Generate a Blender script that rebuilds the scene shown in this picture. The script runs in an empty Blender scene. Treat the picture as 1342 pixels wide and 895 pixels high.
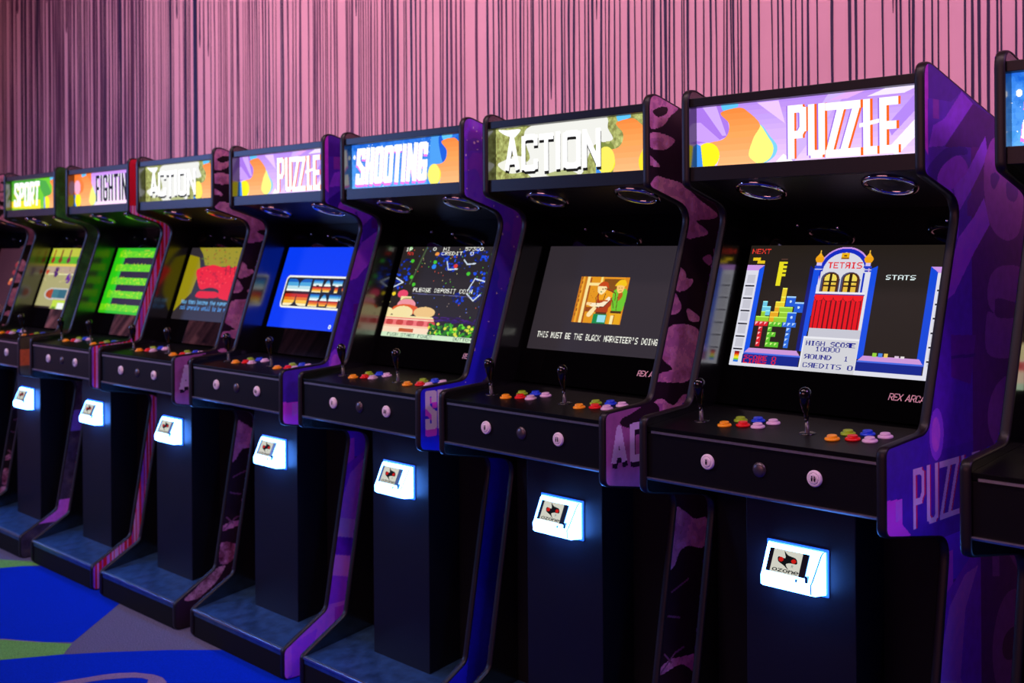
import bpy, math, random
import numpy as np
from mathutils import Vector, Matrix

S = 0.70                      # metres per cabinet pitch
YC, ZF = 0.30, -2.0           # cabinet origin (depth) and floor, in pitch units
COL = bpy.context.scene.collection
sc = bpy.context.scene

# ------------------------------------------------------------------ materials
def lin(c):
    c = c / 255.0
    return c / 12.92 if c <= 0.04045 else ((c + 0.055) / 1.055) ** 2.4
def rgb(r, g, b): return (lin(r), lin(g), lin(b), 1.0)

def mat(name, color, rough=0.5, metal=0.0, spec=0.5, coat=0.0, noise=0.0, nscale=60, bump=0.0, emis=None, estr=0.0):
    m = bpy.data.materials.new(name); m.use_nodes = True
    nt = m.node_tree; b = nt.nodes['Principled BSDF']
    b.inputs['Base Color'].default_value = color
    b.inputs['Roughness'].default_value = rough
    b.inputs['Metallic'].default_value = metal
    b.inputs['Specular IOR Level'].default_value = spec
    b.inputs['Coat Weight'].default_value = coat
    if noise or bump:
        tc = nt.nodes.new('ShaderNodeTexCoord'); n = nt.nodes.new('ShaderNodeTexNoise')
        n.inputs['Scale'].default_value = nscale; n.inputs['Detail'].default_value = 4
        nt.links.new(tc.outputs['Object'], n.inputs['Vector'])
        if noise:
            mr = nt.nodes.new('ShaderNodeMapRange'); mr.inputs['From Min'].default_value = .3; mr.inputs['From Max'].default_value = .7
            mr.inputs['To Min'].default_value = 1 - noise; mr.inputs['To Max'].default_value = 1 + noise
            nt.links.new(n.outputs['Fac'], mr.inputs['Value'])
            vm = nt.nodes.new('ShaderNodeVectorMath'); vm.operation = 'SCALE'
            vm.inputs[0].default_value = color[:3]
            nt.links.new(mr.outputs['Result'], vm.inputs['Scale'])
            nt.links.new(vm.outputs[0], b.inputs['Base Color'])
        if bump:
            bp = nt.nodes.new('ShaderNodeBump'); bp.inputs['Strength'].default_value = bump; bp.inputs['Distance'].default_value = .002
            nt.links.new(n.outputs['Fac'], bp.inputs['Height']); nt.links.new(bp.outputs['Normal'], b.inputs['Normal'])
    if emis:
        b.inputs['Emission Color'].default_value = emis; b.inputs['Emission Strength'].default_value = estr
    return m

def attr_mat(name, strength=0.0, rough=0.3, spec=0.5, noise=0.0, nscale=40, gain=1.0):
    """colour comes from the printed / displayed picture stored in the mesh"""
    m = bpy.data.materials.new(name); m.use_nodes = True
    nt = m.node_tree; b = nt.nodes['Principled BSDF']
    a = nt.nodes.new('ShaderNodeAttribute'); a.attribute_name = 'Col'
    b.inputs['Roughness'].default_value = rough; b.inputs['Specular IOR Level'].default_value = spec
    if strength > 0:
        b.inputs['Base Color'].default_value = (0.004, 0.004, 0.004, 1)
        nt.links.new(a.outputs['Color'], b.inputs['Emission Color']); b.inputs['Emission Strength'].default_value = strength
    else:
        tc = nt.nodes.new('ShaderNodeTexCoord'); n = nt.nodes.new('ShaderNodeTexNoise')
        n.inputs['Scale'].default_value = nscale; n.inputs['Detail'].default_value = 6
        nt.links.new(tc.outputs['Object'], n.inputs['Vector'])
        mr = nt.nodes.new('ShaderNodeMapRange'); mr.inputs['From Min'].default_value = .3; mr.inputs['From Max'].default_value = .7
        mr.inputs['To Min'].default_value = gain * (1 - noise); mr.inputs['To Max'].default_value = gain * (1 + noise)
        nt.links.new(n.outputs['Fac'], mr.inputs['Value'])
        vm = nt.nodes.new('ShaderNodeVectorMath'); vm.operation = 'SCALE'
        nt.links.new(a.outputs['Color'], vm.inputs[0]); nt.links.new(mr.outputs['Result'], vm.inputs['Scale'])
        mn = nt.nodes.new('ShaderNodeVectorMath'); mn.operation = 'MINIMUM'; mn.inputs[1].default_value = (.88, .88, .88)
        nt.links.new(vm.outputs[0], mn.inputs[0]); nt.links.new(mn.outputs[0], b.inputs['Base Color'])
    return m

M = {}
M['black'] = mat('black_laminate', rgb(13, 11, 12), .4, spec=.3, noise=.15, nscale=180, bump=.05)
M['inner'] = mat('black_satin_laminate', rgb(12, 11, 13), .2, spec=1.0, coat=1.0)
M['inner'].node_tree.nodes['Principled BSDF'].inputs['Coat IOR'].default_value = 1.9
M['inner'].node_tree.nodes['Principled BSDF'].inputs['Coat Roughness'].default_value = .16
M['mold'] = mat('black_rubber_edge', rgb(21, 15, 17), .42, spec=.35)
M['door'] = mat('black_door_laminate', rgb(13, 13, 22), .5, spec=.25, noise=.25, nscale=300, bump=.08)
M['box'] = mat('control_box_laminate', rgb(11, 10, 12), .45, spec=.14, noise=.3, nscale=400, bump=.08)
M['deck'] = mat('control_panel_vinyl', rgb(5, 5, 6), .42, spec=.1, noise=.3, nscale=300, bump=.05)
M['recess'] = mat('matte_black_board', rgb(12, 11, 12), .8, spec=.2)
M['bezel'] = mat('bezel_glass', rgb(5, 5, 6), .03, spec=.5)
M['speakerboard'] = mat('speaker_board', rgb(11, 9, 10), .45, spec=.35, noise=.2, nscale=150)
M['grille'] = mat('speaker_grille', rgb(22, 22, 24), .5, noise=.5, nscale=500, bump=.5)
M['chrome'] = mat('chrome', rgb(225, 225, 230), .12, metal=1)
M['alu'] = mat('brushed_aluminium', rgb(190, 185, 185), .35, metal=1, noise=.1, nscale=90)
M['stick'] = mat('joystick_black_plastic', rgb(14, 13, 14), .16, spec=.6)
M['shaft'] = mat('joystick_shaft_plastic', rgb(60, 50, 52), .3, spec=.6)
M['plate'] = mat('foot_plate', rgb(62, 100, 140), .34, metal=.6, noise=.4, nscale=26, bump=.45)
M['white'] = mat('white_button_plastic', rgb(250, 235, 238), .3, spec=.5)
for n_, c_ in dict(yellow=(255, 165, 0), green=(150, 190, 20), red=(225, 14, 10), blue=(20, 60, 210), pale=(225, 190, 215)).items():
    M[n_] = mat(n_ + '_button_plastic', rgb(*c_), .28, spec=.5)
M['icon'] = mat('black_icon', rgb(10, 8, 10), .5)
M['lock'] = mat('dark_lock_metal', rgb(95, 85, 88), .35, metal=.7)
M['brand'] = mat('pale_lettering', rgb(244, 196, 204), .5)
M['coin'] = mat('lit_coin_bezel', rgb(200, 220, 255), .3, emis=(.07, .27, 1, 1), estr=30)
M['coinrim'] = mat('lit_coin_rim', rgb(40, 90, 220), .25, emis=(.02, .13, 1, 1), estr=1.6)
M['coindark'] = mat('coin_dark_plastic', rgb(14, 14, 34), .3)
M['screen'] = attr_mat('screen_picture', 1.0, rough=.4, spec=.1)
M['marquee'] = attr_mat('marquee_print', 1.25, rough=.55, spec=.06)
M['art'] = attr_mat('side_art_print', 0, rough=.36, spec=.35, noise=.12, nscale=45, gain=2.3)
M['sticker'] = attr_mat('sticker_print', .75, rough=.6, spec=.05)

# ------------------------------------------------------------------ mesh helpers
def V(x, y, z): return (x * S, (y - YC) * S, (z - ZF) * S)

class MB:
    def __init__(s): s.v = []; s.f = []; s.m = []
    def face(s, pts, mi=0, raw=False):
        b = len(s.v); s.v += [p if raw else V(*p) for p in pts]; s.f.append(tuple(range(b, b + len(pts)))); s.m.append(mi)
    def prism_x(s, prof, x0, x1, mi=0, caps=True):
        """closed (y,z) outline swept in x; outline counter-clockwise seen from +x"""
        n = len(prof)
        a = sum(prof[i][0] * prof[(i + 1) % n][1] - prof[(i + 1) % n][0] * prof[i][1] for i in range(n))
        if a < 0: prof = prof[::-1]
        b = len(s.v)
        s.v += [V(x0, y, z) for y, z in prof] + [V(x1, y, z) for y, z in prof]
        for i in range(n):
            j = (i + 1) % n
            s.f.append((b + i, b + j, b + n + j, b + n + i)); s.m.append(mi)
        if caps:
            s.f.append(tuple(b + n + i for i in range(n))); s.m.append(mi)
            s.f.append(tuple(b + i for i in reversed(range(n)))); s.m.append(mi)
    def box(s, x0, x1, y0, y1, z0, z1, mi=0):
        s.prism_x([(y0, z0), (y1, z0), (y1, z1), (y0, z1)], x0, x1, mi)
    def lathe(s, prof, c, ax, n=24, mi=0):
        """prof: (radius, height) along axis ax from point c (units)"""
        ax = Vector(ax).normalized(); u = ax.orthogonal().normalized(); w = ax.cross(u); c = Vector(c)
        rings = []
        for r, h in prof:
            base = len(s.v)
            if r < 1e-6:
                p = c + ax * h; s.v.append(V(*p)); rings.append((base, 1))
            else:
                for i in range(n):
                    t = 2 * math.pi * i / n; p = c + ax * h + u * (r * math.cos(t)) + w * (r * math.sin(t)); s.v.append(V(*p))
                rings.append((base, n))
        for (a, na), (b, nb) in zip(rings, rings[1:]):
            for i in range(n):
                j = (i + 1) % n
                if na == 1 and nb == 1: continue
                if na == 1: s.f.append((a, b + i, b + j))
                elif nb == 1: s.f.append((a + i, a + j, b))
                else: s.f.append((a + i, a + j, b + j, b + i))
                s.m.append(mi)
    def build(s, name, mats, parent=None, smooth=False, bevel=0.0, kind=None):
        me = bpy.data.meshes.new(name); me.from_pydata(s.v, [], s.f)
        for m in (mats if isinstance(mats, (list, tuple)) else [mats]): me.materials.append(m)
        me.polygons.foreach_set('material_index', s.m)
        if smooth: me.polygons.foreach_set('use_smooth', [True] * len(s.f))
        me.update()
        o = bpy.data.objects.new(name, me); COL.objects.link(o)
        if parent: o.parent = parent
        if bevel:
            md = o.modifiers.new('bevel', 'BEVEL'); md.width = bevel; md.segments = 2; md.limit_method = 'ANGLE'
        if kind: o['kind'] = kind
        return o

def rounded(pts, seg=7):
    """(y, z, r) corners -> polygon with filleted corners"""
    out = []; n = len(pts)
    for i in range(n):
        p = Vector(pts[i][:2]); a = Vector(pts[i - 1][:2]); b = Vector(pts[(i + 1) % n][:2]); r = pts[i][2]
        if r <= 0: out.append(tuple(p)); continue
        da = (a - p).normalized(); db = (b - p).normalized()
        ang = da.angle(db); t = min(r / math.tan(ang / 2), (a - p).length * .49, (b - p).length * .49)
        p0 = p + da * t; p1 = p + db * t
        for k in range(seg + 1):
            q = k / seg; out.append(tuple(p0 * (1 - q) ** 2 + p * 2 * q * (1 - q) + p1 * q * q))
    return out

# ------------------------------------------------------------------ raster -> mesh pictures
FONT = {'0': '3E4141413E', '1': '00427F4000', '2': '4261514946', '3': '2141454B31', '4': '1814127F10', '5': '2745454539', '6': '3C4A494930',
 '7': '0171090503', '8': '3649494936', '9': '064949291E', 'A': '7E1111117E', 'B': '7F49494936', 'C': '3E41414122', 'D': '7F4141221C',
 'E': '7F49494941', 'F': '7F09090901', 'G': '3E4149497A', 'H': '7F0808087F', 'I': '00417F4100', 'J': '2040413F01', 'K': '7F08142241',
 'L': '7F40404040', 'M': '7F020C027F', 'N': '7F0408107F', 'O': '3E4141413E', 'P': '7F09090906', 'R': '7F09192946', 'S': '4649494931',
 'T': '01017F0101', 'U': '3F4040403F', 'V': '1F2040201F', 'W': '3F4038403F', 'X': '6314081463', 'Y': '0708700807', 'Z': '6151494543',
 "'": '0005030000', '.': '0060600000', ' ': '0000000000', '~': '462919097F',   # ~ is a mirrored R
 'a': '2054545478', 'b': '7F48444438', 'c': '3844444420', 'd': '384444487F', 'e': '3854545418', 'f': '087E090102', 'h': '7F08040478',
 'i': '00447D4000', 'k': '007F102844', 'l': '00417F4000', 'm': '7C04180478', 'n': '7C08040478', 'o': '3844444438', 'p': '7C14141408',
 'r': '7C08040408', 's': '4854545420', 't': '043F444020', 'u': '3C4040207C', 'v': '1C2040201C', 'w': '3C4030403C', 'y': '0C5050503C', 'z': '4464544C44'}

class Pic:
    """a picture on the unit square (0..1 across, 0..1 down)"""
    def __init__(s, w, h, bg=(0, 0, 0)):
        s.w, s.h = w, h; s.a = np.zeros((h, w, 3)); s.a[:] = bg; s.mask = np.ones((h, w), bool)
        s.X, s.Y = np.meshgrid((np.arange(w) + .5) / w, (np.arange(h) + .5) / h)
    def fill(s, m, c): s.a[m] = c
    def rect(s, x0, y0, x1, y1, c): s.fill((s.X >= x0) & (s.X < x1) & (s.Y >= y0) & (s.Y < y1), c)
    def inside(s, pts):
        r = np.zeros_like(s.mask); n = len(pts)
        for i in range(n):
            x0, y0 = pts[i]; x1, y1 = pts[(i + 1) % n]
            if y0 == y1: continue
            c = ((s.Y < y0) != (s.Y < y1)); r ^= c & (s.X < x0 + (s.Y - y0) * (x1 - x0) / (y1 - y0))
        return r
    def poly(s, pts, c): s.fill(s.inside(pts), c)
    def blob(s, pts, c):      # smooth closed curve through the points
        s.poly(smooth_loop(pts), c)
    def ell(s, cx, cy, rx, ry, c): s.fill(((s.X - cx) / rx) ** 2 + ((s.Y - cy) / ry) ** 2 <= 1, c)
    def line(s, pts, wx, c, asp=None):
        """thick polyline; wx half-width in x units; asp = height/width scale"""
        asp = asp or s.h / s.w
        for (x0, y0), (x1, y1) in zip(pts, pts[1:]):
            dx, dy = x1 - x0, (y1 - y0) * asp; L = math.hypot(dx, dy)
            if L < 1e-5: continue
            px, py = s.X - x0, (s.Y - y0) * asp
            t = (px * dx + py * dy) / L; d = np.abs(px * dy - py * dx) / L
            e = wx if min(abs(dx), abs(dy)) < .12 * L else wx * .25
            s.fill((t > -e) & (t < L + e) & (d <= wx), c)
        for x0, y0 in pts[1:-1]: s.ell(x0, y0, wx, wx / asp, c)
    def text(s, t, x, y, cw, ch, c, slant=0.0):
        """bitmap text, cell cw x ch (unit square) per dot"""
        for k, chh in enumerate(t):
            g = FONT.get(chh, FONT[' '])
            for i in range(5):
                col = int(g[2 * i:2 * i + 2], 16)
                for j in range(8):
                    if col >> j & 1:
                        xx = x + (k * 6 + i) * cw + slant * (7 - j) * cw
                        s.rect(xx, y + j * ch, xx + cw, y + (j + 1) * ch, c)
    def quads(s, q=5):
        a = (np.round(s.a / q) * q).clip(0, 255).astype(int)
        key = a[:, :, 0] * 65536 + a[:, :, 1] * 256 + a[:, :, 2]; key[~s.mask] = -1
        out = []; open_ = {}
        for r in range(s.h + 1):
            cur = {}
            if r < s.h:
                row = key[r]; cuts = np.flatnonzero(np.diff(row)) + 1
                st = np.concatenate(([0], cuts)); en = np.concatenate((cuts, [s.w]))
                for x0, x1 in zip(st, en):
                    if row[x0] >= 0: cur[(int(x0), int(x1), int(row[x0]))] = r
            for k in list(open_):
                if k in cur: cur[k] = open_[k]
                else: out.append((k[0], open_[k], k[1], r, k[2]))
            open_ = cur
        return out

def smooth_loop(pts, n=6):
    out = []; N = len(pts)
    for i in range(N):
        p0, p1, p2, p3 = (np.array(pts[(i + k) % N], float) for k in (-1, 0, 1, 2))
        for k in range(n):
            t = k / n
            out.append(tuple(.5 * ((2 * p1) + (-p0 + p2) * t + (2 * p0 - 5 * p1 + 4 * p2 - p3) * t * t + (-p0 + 3 * p1 - 3 * p2 + p3) * t ** 3)))
    return out

def vnoise(X, Y, scale, seed, octv=3):
    r = np.random.RandomState(seed); g = r.rand(64, 64); out = 0; amp = 1; tot = 0
    for o in range(octv):
        x = X * scale * 2 ** o + 7.3 * o; y = Y * scale * 2 ** o + 3.1 * o
        xi = np.floor(x).astype(int); yi = np.floor(y).astype(int); fx = x - xi; fy = y - yi
        fx = fx * fx * (3 - 2 * fx); fy = fy * fy * (3 - 2 * fy)
        G = lambda i, j: g[i % 64, j % 64]
        v = (G(yi, xi) * (1 - fx) + G(yi, xi + 1) * fx) * (1 - fy) + (G(yi + 1, xi) * (1 - fx) + G(yi + 1, xi + 1) * fx) * fy
        out = out + amp * v; tot += amp; amp *= .5
    return out / tot

def pic_mesh(name, pic, P, q=5):
    """P(x,y) -> V-space metres for unit-square coords. returns verts, faces, face colours"""
    v = []; f = []; c = []
    for x0, y0, x1, y1, k in pic.quads(q):
        b = len(v); W, H = pic.w, pic.h
        v += [P(x0 / W, y1 / H), P(x1 / W, y1 / H), P(x1 / W, y0 / H), P(x0 / W, y0 / H)]
        f.append((b, b + 1, b + 2, b + 3)); c.append(k)
    return v, f, c

def set_cols(me, start, cols):
    at = me.color_attributes.new('Col', 'FLOAT_COLOR', 'CORNER')
    tot = len(me.loops); arr = np.zeros((tot, 4), np.float32); arr[:, 3] = 1
    if cols:
        k = np.array(cols); rgbv = np.stack([(k >> 16) & 255, (k >> 8) & 255, k & 255], 1) / 255.0
        l = np.where(rgbv <= .04045, rgbv / 12.92, ((rgbv + .055) / 1.055) ** 2.4)
        arr[start:start + 4 * len(cols), :3] = np.repeat(l, 4, axis=0)
    at.data.foreach_set('color', arr.ravel())

def picture_object(name, pic, P, material, parent, backing=None, q=5):
    v, f, c = pic_mesh(name, pic, P, q)
    nv = len(v); mi = [0] * len(f); mats = [material]
    if backing:
        bb, bm = backing
        for pts in bb:
            b = len(v); v += pts; f.append(tuple(range(b, b + len(pts)))); mi.append(1)
        mats.append(bm)
    me = bpy.data.meshes.new(name); me.from_pydata(v, [], f)
    for m in mats: me.materials.append(m)
    me.polygons.foreach_set('material_index', mi); me.update()
    set_cols(me, 0, c)
    o = bpy.data.objects.new(name, me); COL.objects.link(o); o.parent = parent
    return o

# ------------------------------------------------------------------ stroke lettering
GL = {
 'P': [[(0, 0), (0, 1), (.7, 1), (1, .88), (1, .57), (.7, .45), (0, .45)]],
 'U': [[(0, 1), (0, .12), (.25, 0), (.75, 0), (1, .12), (1, 1)]],
 'Z': [[(0, 1), (1, 1), (0, 0), (1, 0)]],
 'L': [[(0, 1), (0, 0), (1, 0)]],
 'E': [[(1, 1), (0, 1), (0, 0), (1, 0)], [(0, .5), (.85, .5)]],
 'A': [[(0, 0), (.5, 1), (1, 0)], [(.22, .28), (.78, .28)]],
 'C': [[(1, .76), (1, .88), (.75, 1), (.25, 1), (0, .88), (0, .12), (.25, 0), (.75, 0), (1, .12), (1, .24)]],
 'T': [[(0, 1), (1, 1)], [(.5, 1), (.5, 0)]],
 'I': [[(.5, 0), (.5, 1)]],
 'O': [[(.25, 0), (0, .12), (0, .88), (.25, 1), (.75, 1), (1, .88), (1, .12), (.75, 0), (.25, 0)]],
 'N': [[(0, 0), (0, 1), (1, 0), (1, 1)]],
 'S': [[(1, .78), (1, .9), (.8, 1), (.2, 1), (0, .9), (0, .62), (1, .4), (1, .1), (.8, 0), (.2, 0), (0, .1), (0, .22)]],
 'H': [[(0, 0), (0, 1)], [(1, 0), (1, 1)], [(0, .5), (1, .5)]],
 'G': [[(1, .76), (1, .88), (.75, 1), (.25, 1), (0, .88), (0, .12), (.25, 0), (.75, 0), (1, .12), (1, .45), (.55, .45)]],
 'F': [[(1, 1), (0, 1), (0, 0)], [(0, .5), (.85, .5)]],
 'R': [[(0, 0), (0, 1), (.7, 1), (1, .88), (1, .57), (.7, .45), (0, .45)], [(.5, .45), (1, 0)]],
 'D': [[(0, 0), (0, 1), (.7, 1), (1, .85), (1, .15), (.7, 0), (0, 0)]],
 'X': [[(0, 0), (1, 1)], [(0, 1), (1, 0)]],
}
def letters(pic, spec, hw, col, slant=0.0, dx=0.0, dy=0.0, asp=None):
    """spec: (char, x0, x1, ytop, ybottom) in unit-square coordinates; strokes stay inside the box"""
    asp = asp or pic.h / pic.w
    for ch, x0, x1, yt, yb in spec:
        for st in GL[ch]:
            pts = []
            for u, w in st:
                yy = yb + (yt - yb) * w
                yin = min(max(yy, yt + hw / asp), yb - hw / asp)
                pts.append((x0 + hw + (x1 - x0 - 2 * hw) * u + slant * (yb - yin) + dx, yin + dy))
            pic.line(pts, hw, col, asp)

def vert_grad(pic, top, bot):
    t = pic.Y[..., None]; t = np.round(t * 12) / 12
    pic.a[:] = np.array(top) * (1 - t) + np.array(bot) * t

# ------------------------------------------------------------------ marquees
# orange blob / leaf / ellipse motif, in (across, up) from the photograph's left-hand version
BL_OR = [(.122, .878), (.213, .931), (.257, .849), (.312, .631), (.281, .424), (.258, .15), (.299, -.02), (.181, -.02), (.105, -.02), (.115, .163), (.105, .302), (.064, .399), (.126, .434), (.157, .527), (.162, .695)]
def fl(pts, dx=0.0, mx=None): return [((x + dx), 1 - y) for x, y in pts]
def motif(p, dx=0.0, tint=0):
    p.poly(fl([(.12, 1.02), (.21, 1.02), (.208, .95), (.142, .878), (.13, .93)], dx), (90, 185, 240))
    p.blob(fl([(.312, .631), (.358, .436), (.392, .264), (.376, .102), (.319, .0), (.265, .05), (.253, .215), (.281, .424)], dx), (120, 200, 235))
    p.blob(fl([(.308, .631), (.348, .436), (.374, .264), (.362, .102), (.319, .016), (.265, .065), (.253, .215), (.281, .424)], dx), (240, 236, 120))
    m = p.inside(smooth_loop(fl(BL_OR, dx)))
    t = np.round(p.Y * 10)[..., None] / 10
    colr = np.array((240, 128, 50)) * (1 - t) + np.array((255, 178, 120)) * t
    p.a[m] = colr[m]
    p.ell(.055 + dx, .805, .06, .21, (245, 225, 30))
    p.poly(fl([(.0, .40), (.02, .36), (.03, .02), (.02, -.02), (.0, -.02)], dx), (60, 140, 230))

def marquee_puzzle(n):
    p = Pic(n, n // 4); vert_grad(p, (176, 130, 226), (226, 200, 250))  # whiter towards the bottom: hot backlight painted into the background colours
    p.poly(fl([(0, 1), (.14, 1), (.17, .5), (.10, .42), (0, .4)]), (160, 116, 224))
    p.poly(fl([(.03, 1), (.10, 1), (.15, .5), (.13, .5)]), (200, 160, 244)); p.poly(fl([(0, .75), (.02, .75), (.12, .43), (.06, .40), (0, .45)]), (190, 150, 240))
    p.poly(fl([(.30, .98), (.40, .98), (.429, .61)]), (222, 188, 250))
    p.poly(fl([(.42, .02), (.62, 1), (.70, 1), (.47, .02)]), (200, 165, 240)); p.poly(fl([(.62, .9), (.70, 1), (.78, 1), (.7, .9)]), (214, 160, 230))
    p.poly(fl([(.86, .1), (1, .62), (1, .36), (.90, .0)]), (236, 226, 252)); p.poly(fl([(.86, .45), (1, .98), (1, .74), (.88, .30)]), (168, 124, 226))
    p.poly(fl([(.78, .9), (.86, 1), (1, 1), (.93, .9)]), (230, 214, 250)); p.poly(fl([(.38, 0), (.42, .14), (.47, 0)]), (250, 246, 255))
    motif(p)
    L = [('P', .441, .523, .12, .95), ('U', .531, .605, .13, .955), ('Z', .607, .69, .135, .965), ('Z', .667, .755, .14, .96), ('L', .765, .822, .14, .955), ('E', .831, .906, .14, .955)]
    letters(p, L, .0145, (150, 110, 215), dx=-.006, dy=.0); letters(p, L, .0145, (232, 98, 24), dx=.010, dy=.0); letters(p, L, .0145, (255, 255, 255))
    p.poly([(.75, .49), (.83, .44), (.83, .50), (.75, .55)], (255, 255, 255))
    return p
def marquee_action(n):
    p = Pic(n, n // 4, (150, 152, 92))
    nz = vnoise(p.X, p.Y * .25, 70, 4); nz = np.round(nz * 6) / 6
    p.a[:] = (118, 120, 62); p.a += (nz[..., None] - .2) * np.array((110, 110, 90))
    gl = (222, 220, 214)
    p.blob(fl([(.02, .98), (.09, .96), (.175, .95), (.15, .84), (.12, .79), (.105, .82), (.06, .88)]), (240, 238, 240))
    p.blob(fl([(.20, .80), (.25, .99), (.45, 1.02), (.72, 1.02), (.745, .8), (.775, .6), (.72, .56), (.66, .52), (.62, .3), (.60, .1), (.55, -.02), (.40, .0), (.26, .0), (.20, .25), (.24, .4)]), gl)
    p.blob(fl([(.012, .30), (.06, .38), (.13, .45), (.2, .4), (.22, .2), (.16, .12), (.08, .14)]), (224, 220, 210))
    p.blob(fl([(.69, .58), (.745, .52), (.76, .56), (.78, .42), (.70, .38), (.66, .45)]), (120, 130, 60))
    p.blob(fl([(.35, .05), (.48, .12), (.56, .0), (.45, -.02)]), (170, 172, 120))
    motif(p, .672); p.ell(.73, .76, .055, .24, (236, 224, 90)); p.blob(fl([(1.0, .45), (.955, .38), (.925, .2), (.94, .0), (1.0, -.02)]), (246, 214, 40))
    m = (p.X > .955) & (p.Y < .45) ; p.a[m] = (150, 156, 90)
    p.poly(fl([(.955, .46), (1, .40), (1, .0), (.955, .0)]), (240, 150, 70)); p.blob(fl([(1.01, .45), (.97, .38), (.935, .2), (.95, .0), (1.01, -.02)]), (246, 214, 40))
    L = [('A', .064, .168, .12, .86), ('C', .182, .295, .16, .86), ('T', .303, .40, .18, .88), ('I', .405, .455, .16, .86), ('O', .462, .576, .17, .87), ('N', .588, .70, .18, .87)]
    letters(p, L, .014, (16, 16, 14), dx=.003, dy=.055); letters(p, L, .014, (255, 255, 255))
    return p
def marquee_shooting(n):
    p = Pic(n, n // 4); vert_grad(p, (40, 110, 214), (96, 170, 245))
    nz = np.round(vnoise(p.X, p.Y * .25, 40, 9) * 5) / 5; p.a += (nz[..., None] - .5) * np.array((60, 60, 50))
    r = random.Random(5)
    for _ in range(90):
        x, y = r.random(), r.random(); k = r.choice([.0015, .002, .003]); p.ell(x, y, k, k * 4, (235, 245, 255))
    p.ell(.025, .28, .011, .05, (255, 255, 255))
    p.blob(fl([(.70, .5), (.72, 1.05), (.83, 1.05), (.83, .6), (.80, .45), (.76, .40)]), (70, 150, 230)); p.blob(fl([(.77, .95), (.83, .95), (.83, .55), (.80, .46)]), (24, 88, 210))
    motif(p, .672); p.ell(.73, .79, .05, .22, (240, 228, 110))
    p.poly(fl([(.955, .7), (1, .7), (1, .0), (.955, .0)]), (242, 160, 90))
    ls = 'SHOOTING'; xs = [.03, .118, .20, .285, .375, .445, .49, .585, .67]; L = []
    for i, ch in enumerate(ls):
        L.append((ch, xs[i], xs[i + 1] - .004, .09, .90))
    letters(p, L, .017, (226, 120, 220), slant=.028, dx=-.004, dy=.05); letters(p, L, .018, (252, 252, 255), slant=.028)
    return p
def marquee_fighting(n):
    p = Pic(n, n // 4); vert_grad(p, (196, 140, 236), (250, 220, 250))
    p.rect(0, 0, .30, 1, (244, 120, 50)); motif(p)
    p.ell(.05, .4, .055, .22, (236, 170, 200)); p.ell(.055, .8, .045, .18, (250, 225, 20))
    xs = [(.375, .44), (.455, .485), (.50, .575), (.59, .665), (.675, .75), (.76, .79), (.805, .885), (.90, .98)]
    L = [(c, a, b, .09, .88) for c, (a, b) in zip('FIGHTING', xs)]
    letters(p, L, .012, (255, 255, 255), dx=.012, dy=.0); letters(p, L, .012, (20, 12, 30))
    return p
def marquee_sport(n):
    p = Pic(n, n // 4); vert_grad(p, (60, 150, 40), (150, 200, 50))
    p.poly(fl([(.5, 1), (.8, 1), (.9, .3), (.6, .1)]), (110, 200, 40)); p.poly(fl([(.52, 1), (.72, .9), (.85, .4), (.7, .3)]), (70, 160, 60))
    p.poly(fl([(.0, .1), (.6, .0), (.6, .3), (.0, .3)]), (250, 220, 40)); motif(p, .672); p.poly(fl([(.955, .8), (1, .8), (1, .0), (.955, .0)]), (242, 150, 90))
    L = [(c, a, b, .08, .88) for c, a, b in (('S', .04, .14), ('P', .15, .25), ('O', .26, .36), ('R', .37, .47), ('T', .475, .575))]
    letters(p, L, .017, (250, 220, 40), slant=.02, dy=.05); letters(p, L, .018, (255, 255, 255), slant=.02)
    return p

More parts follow.
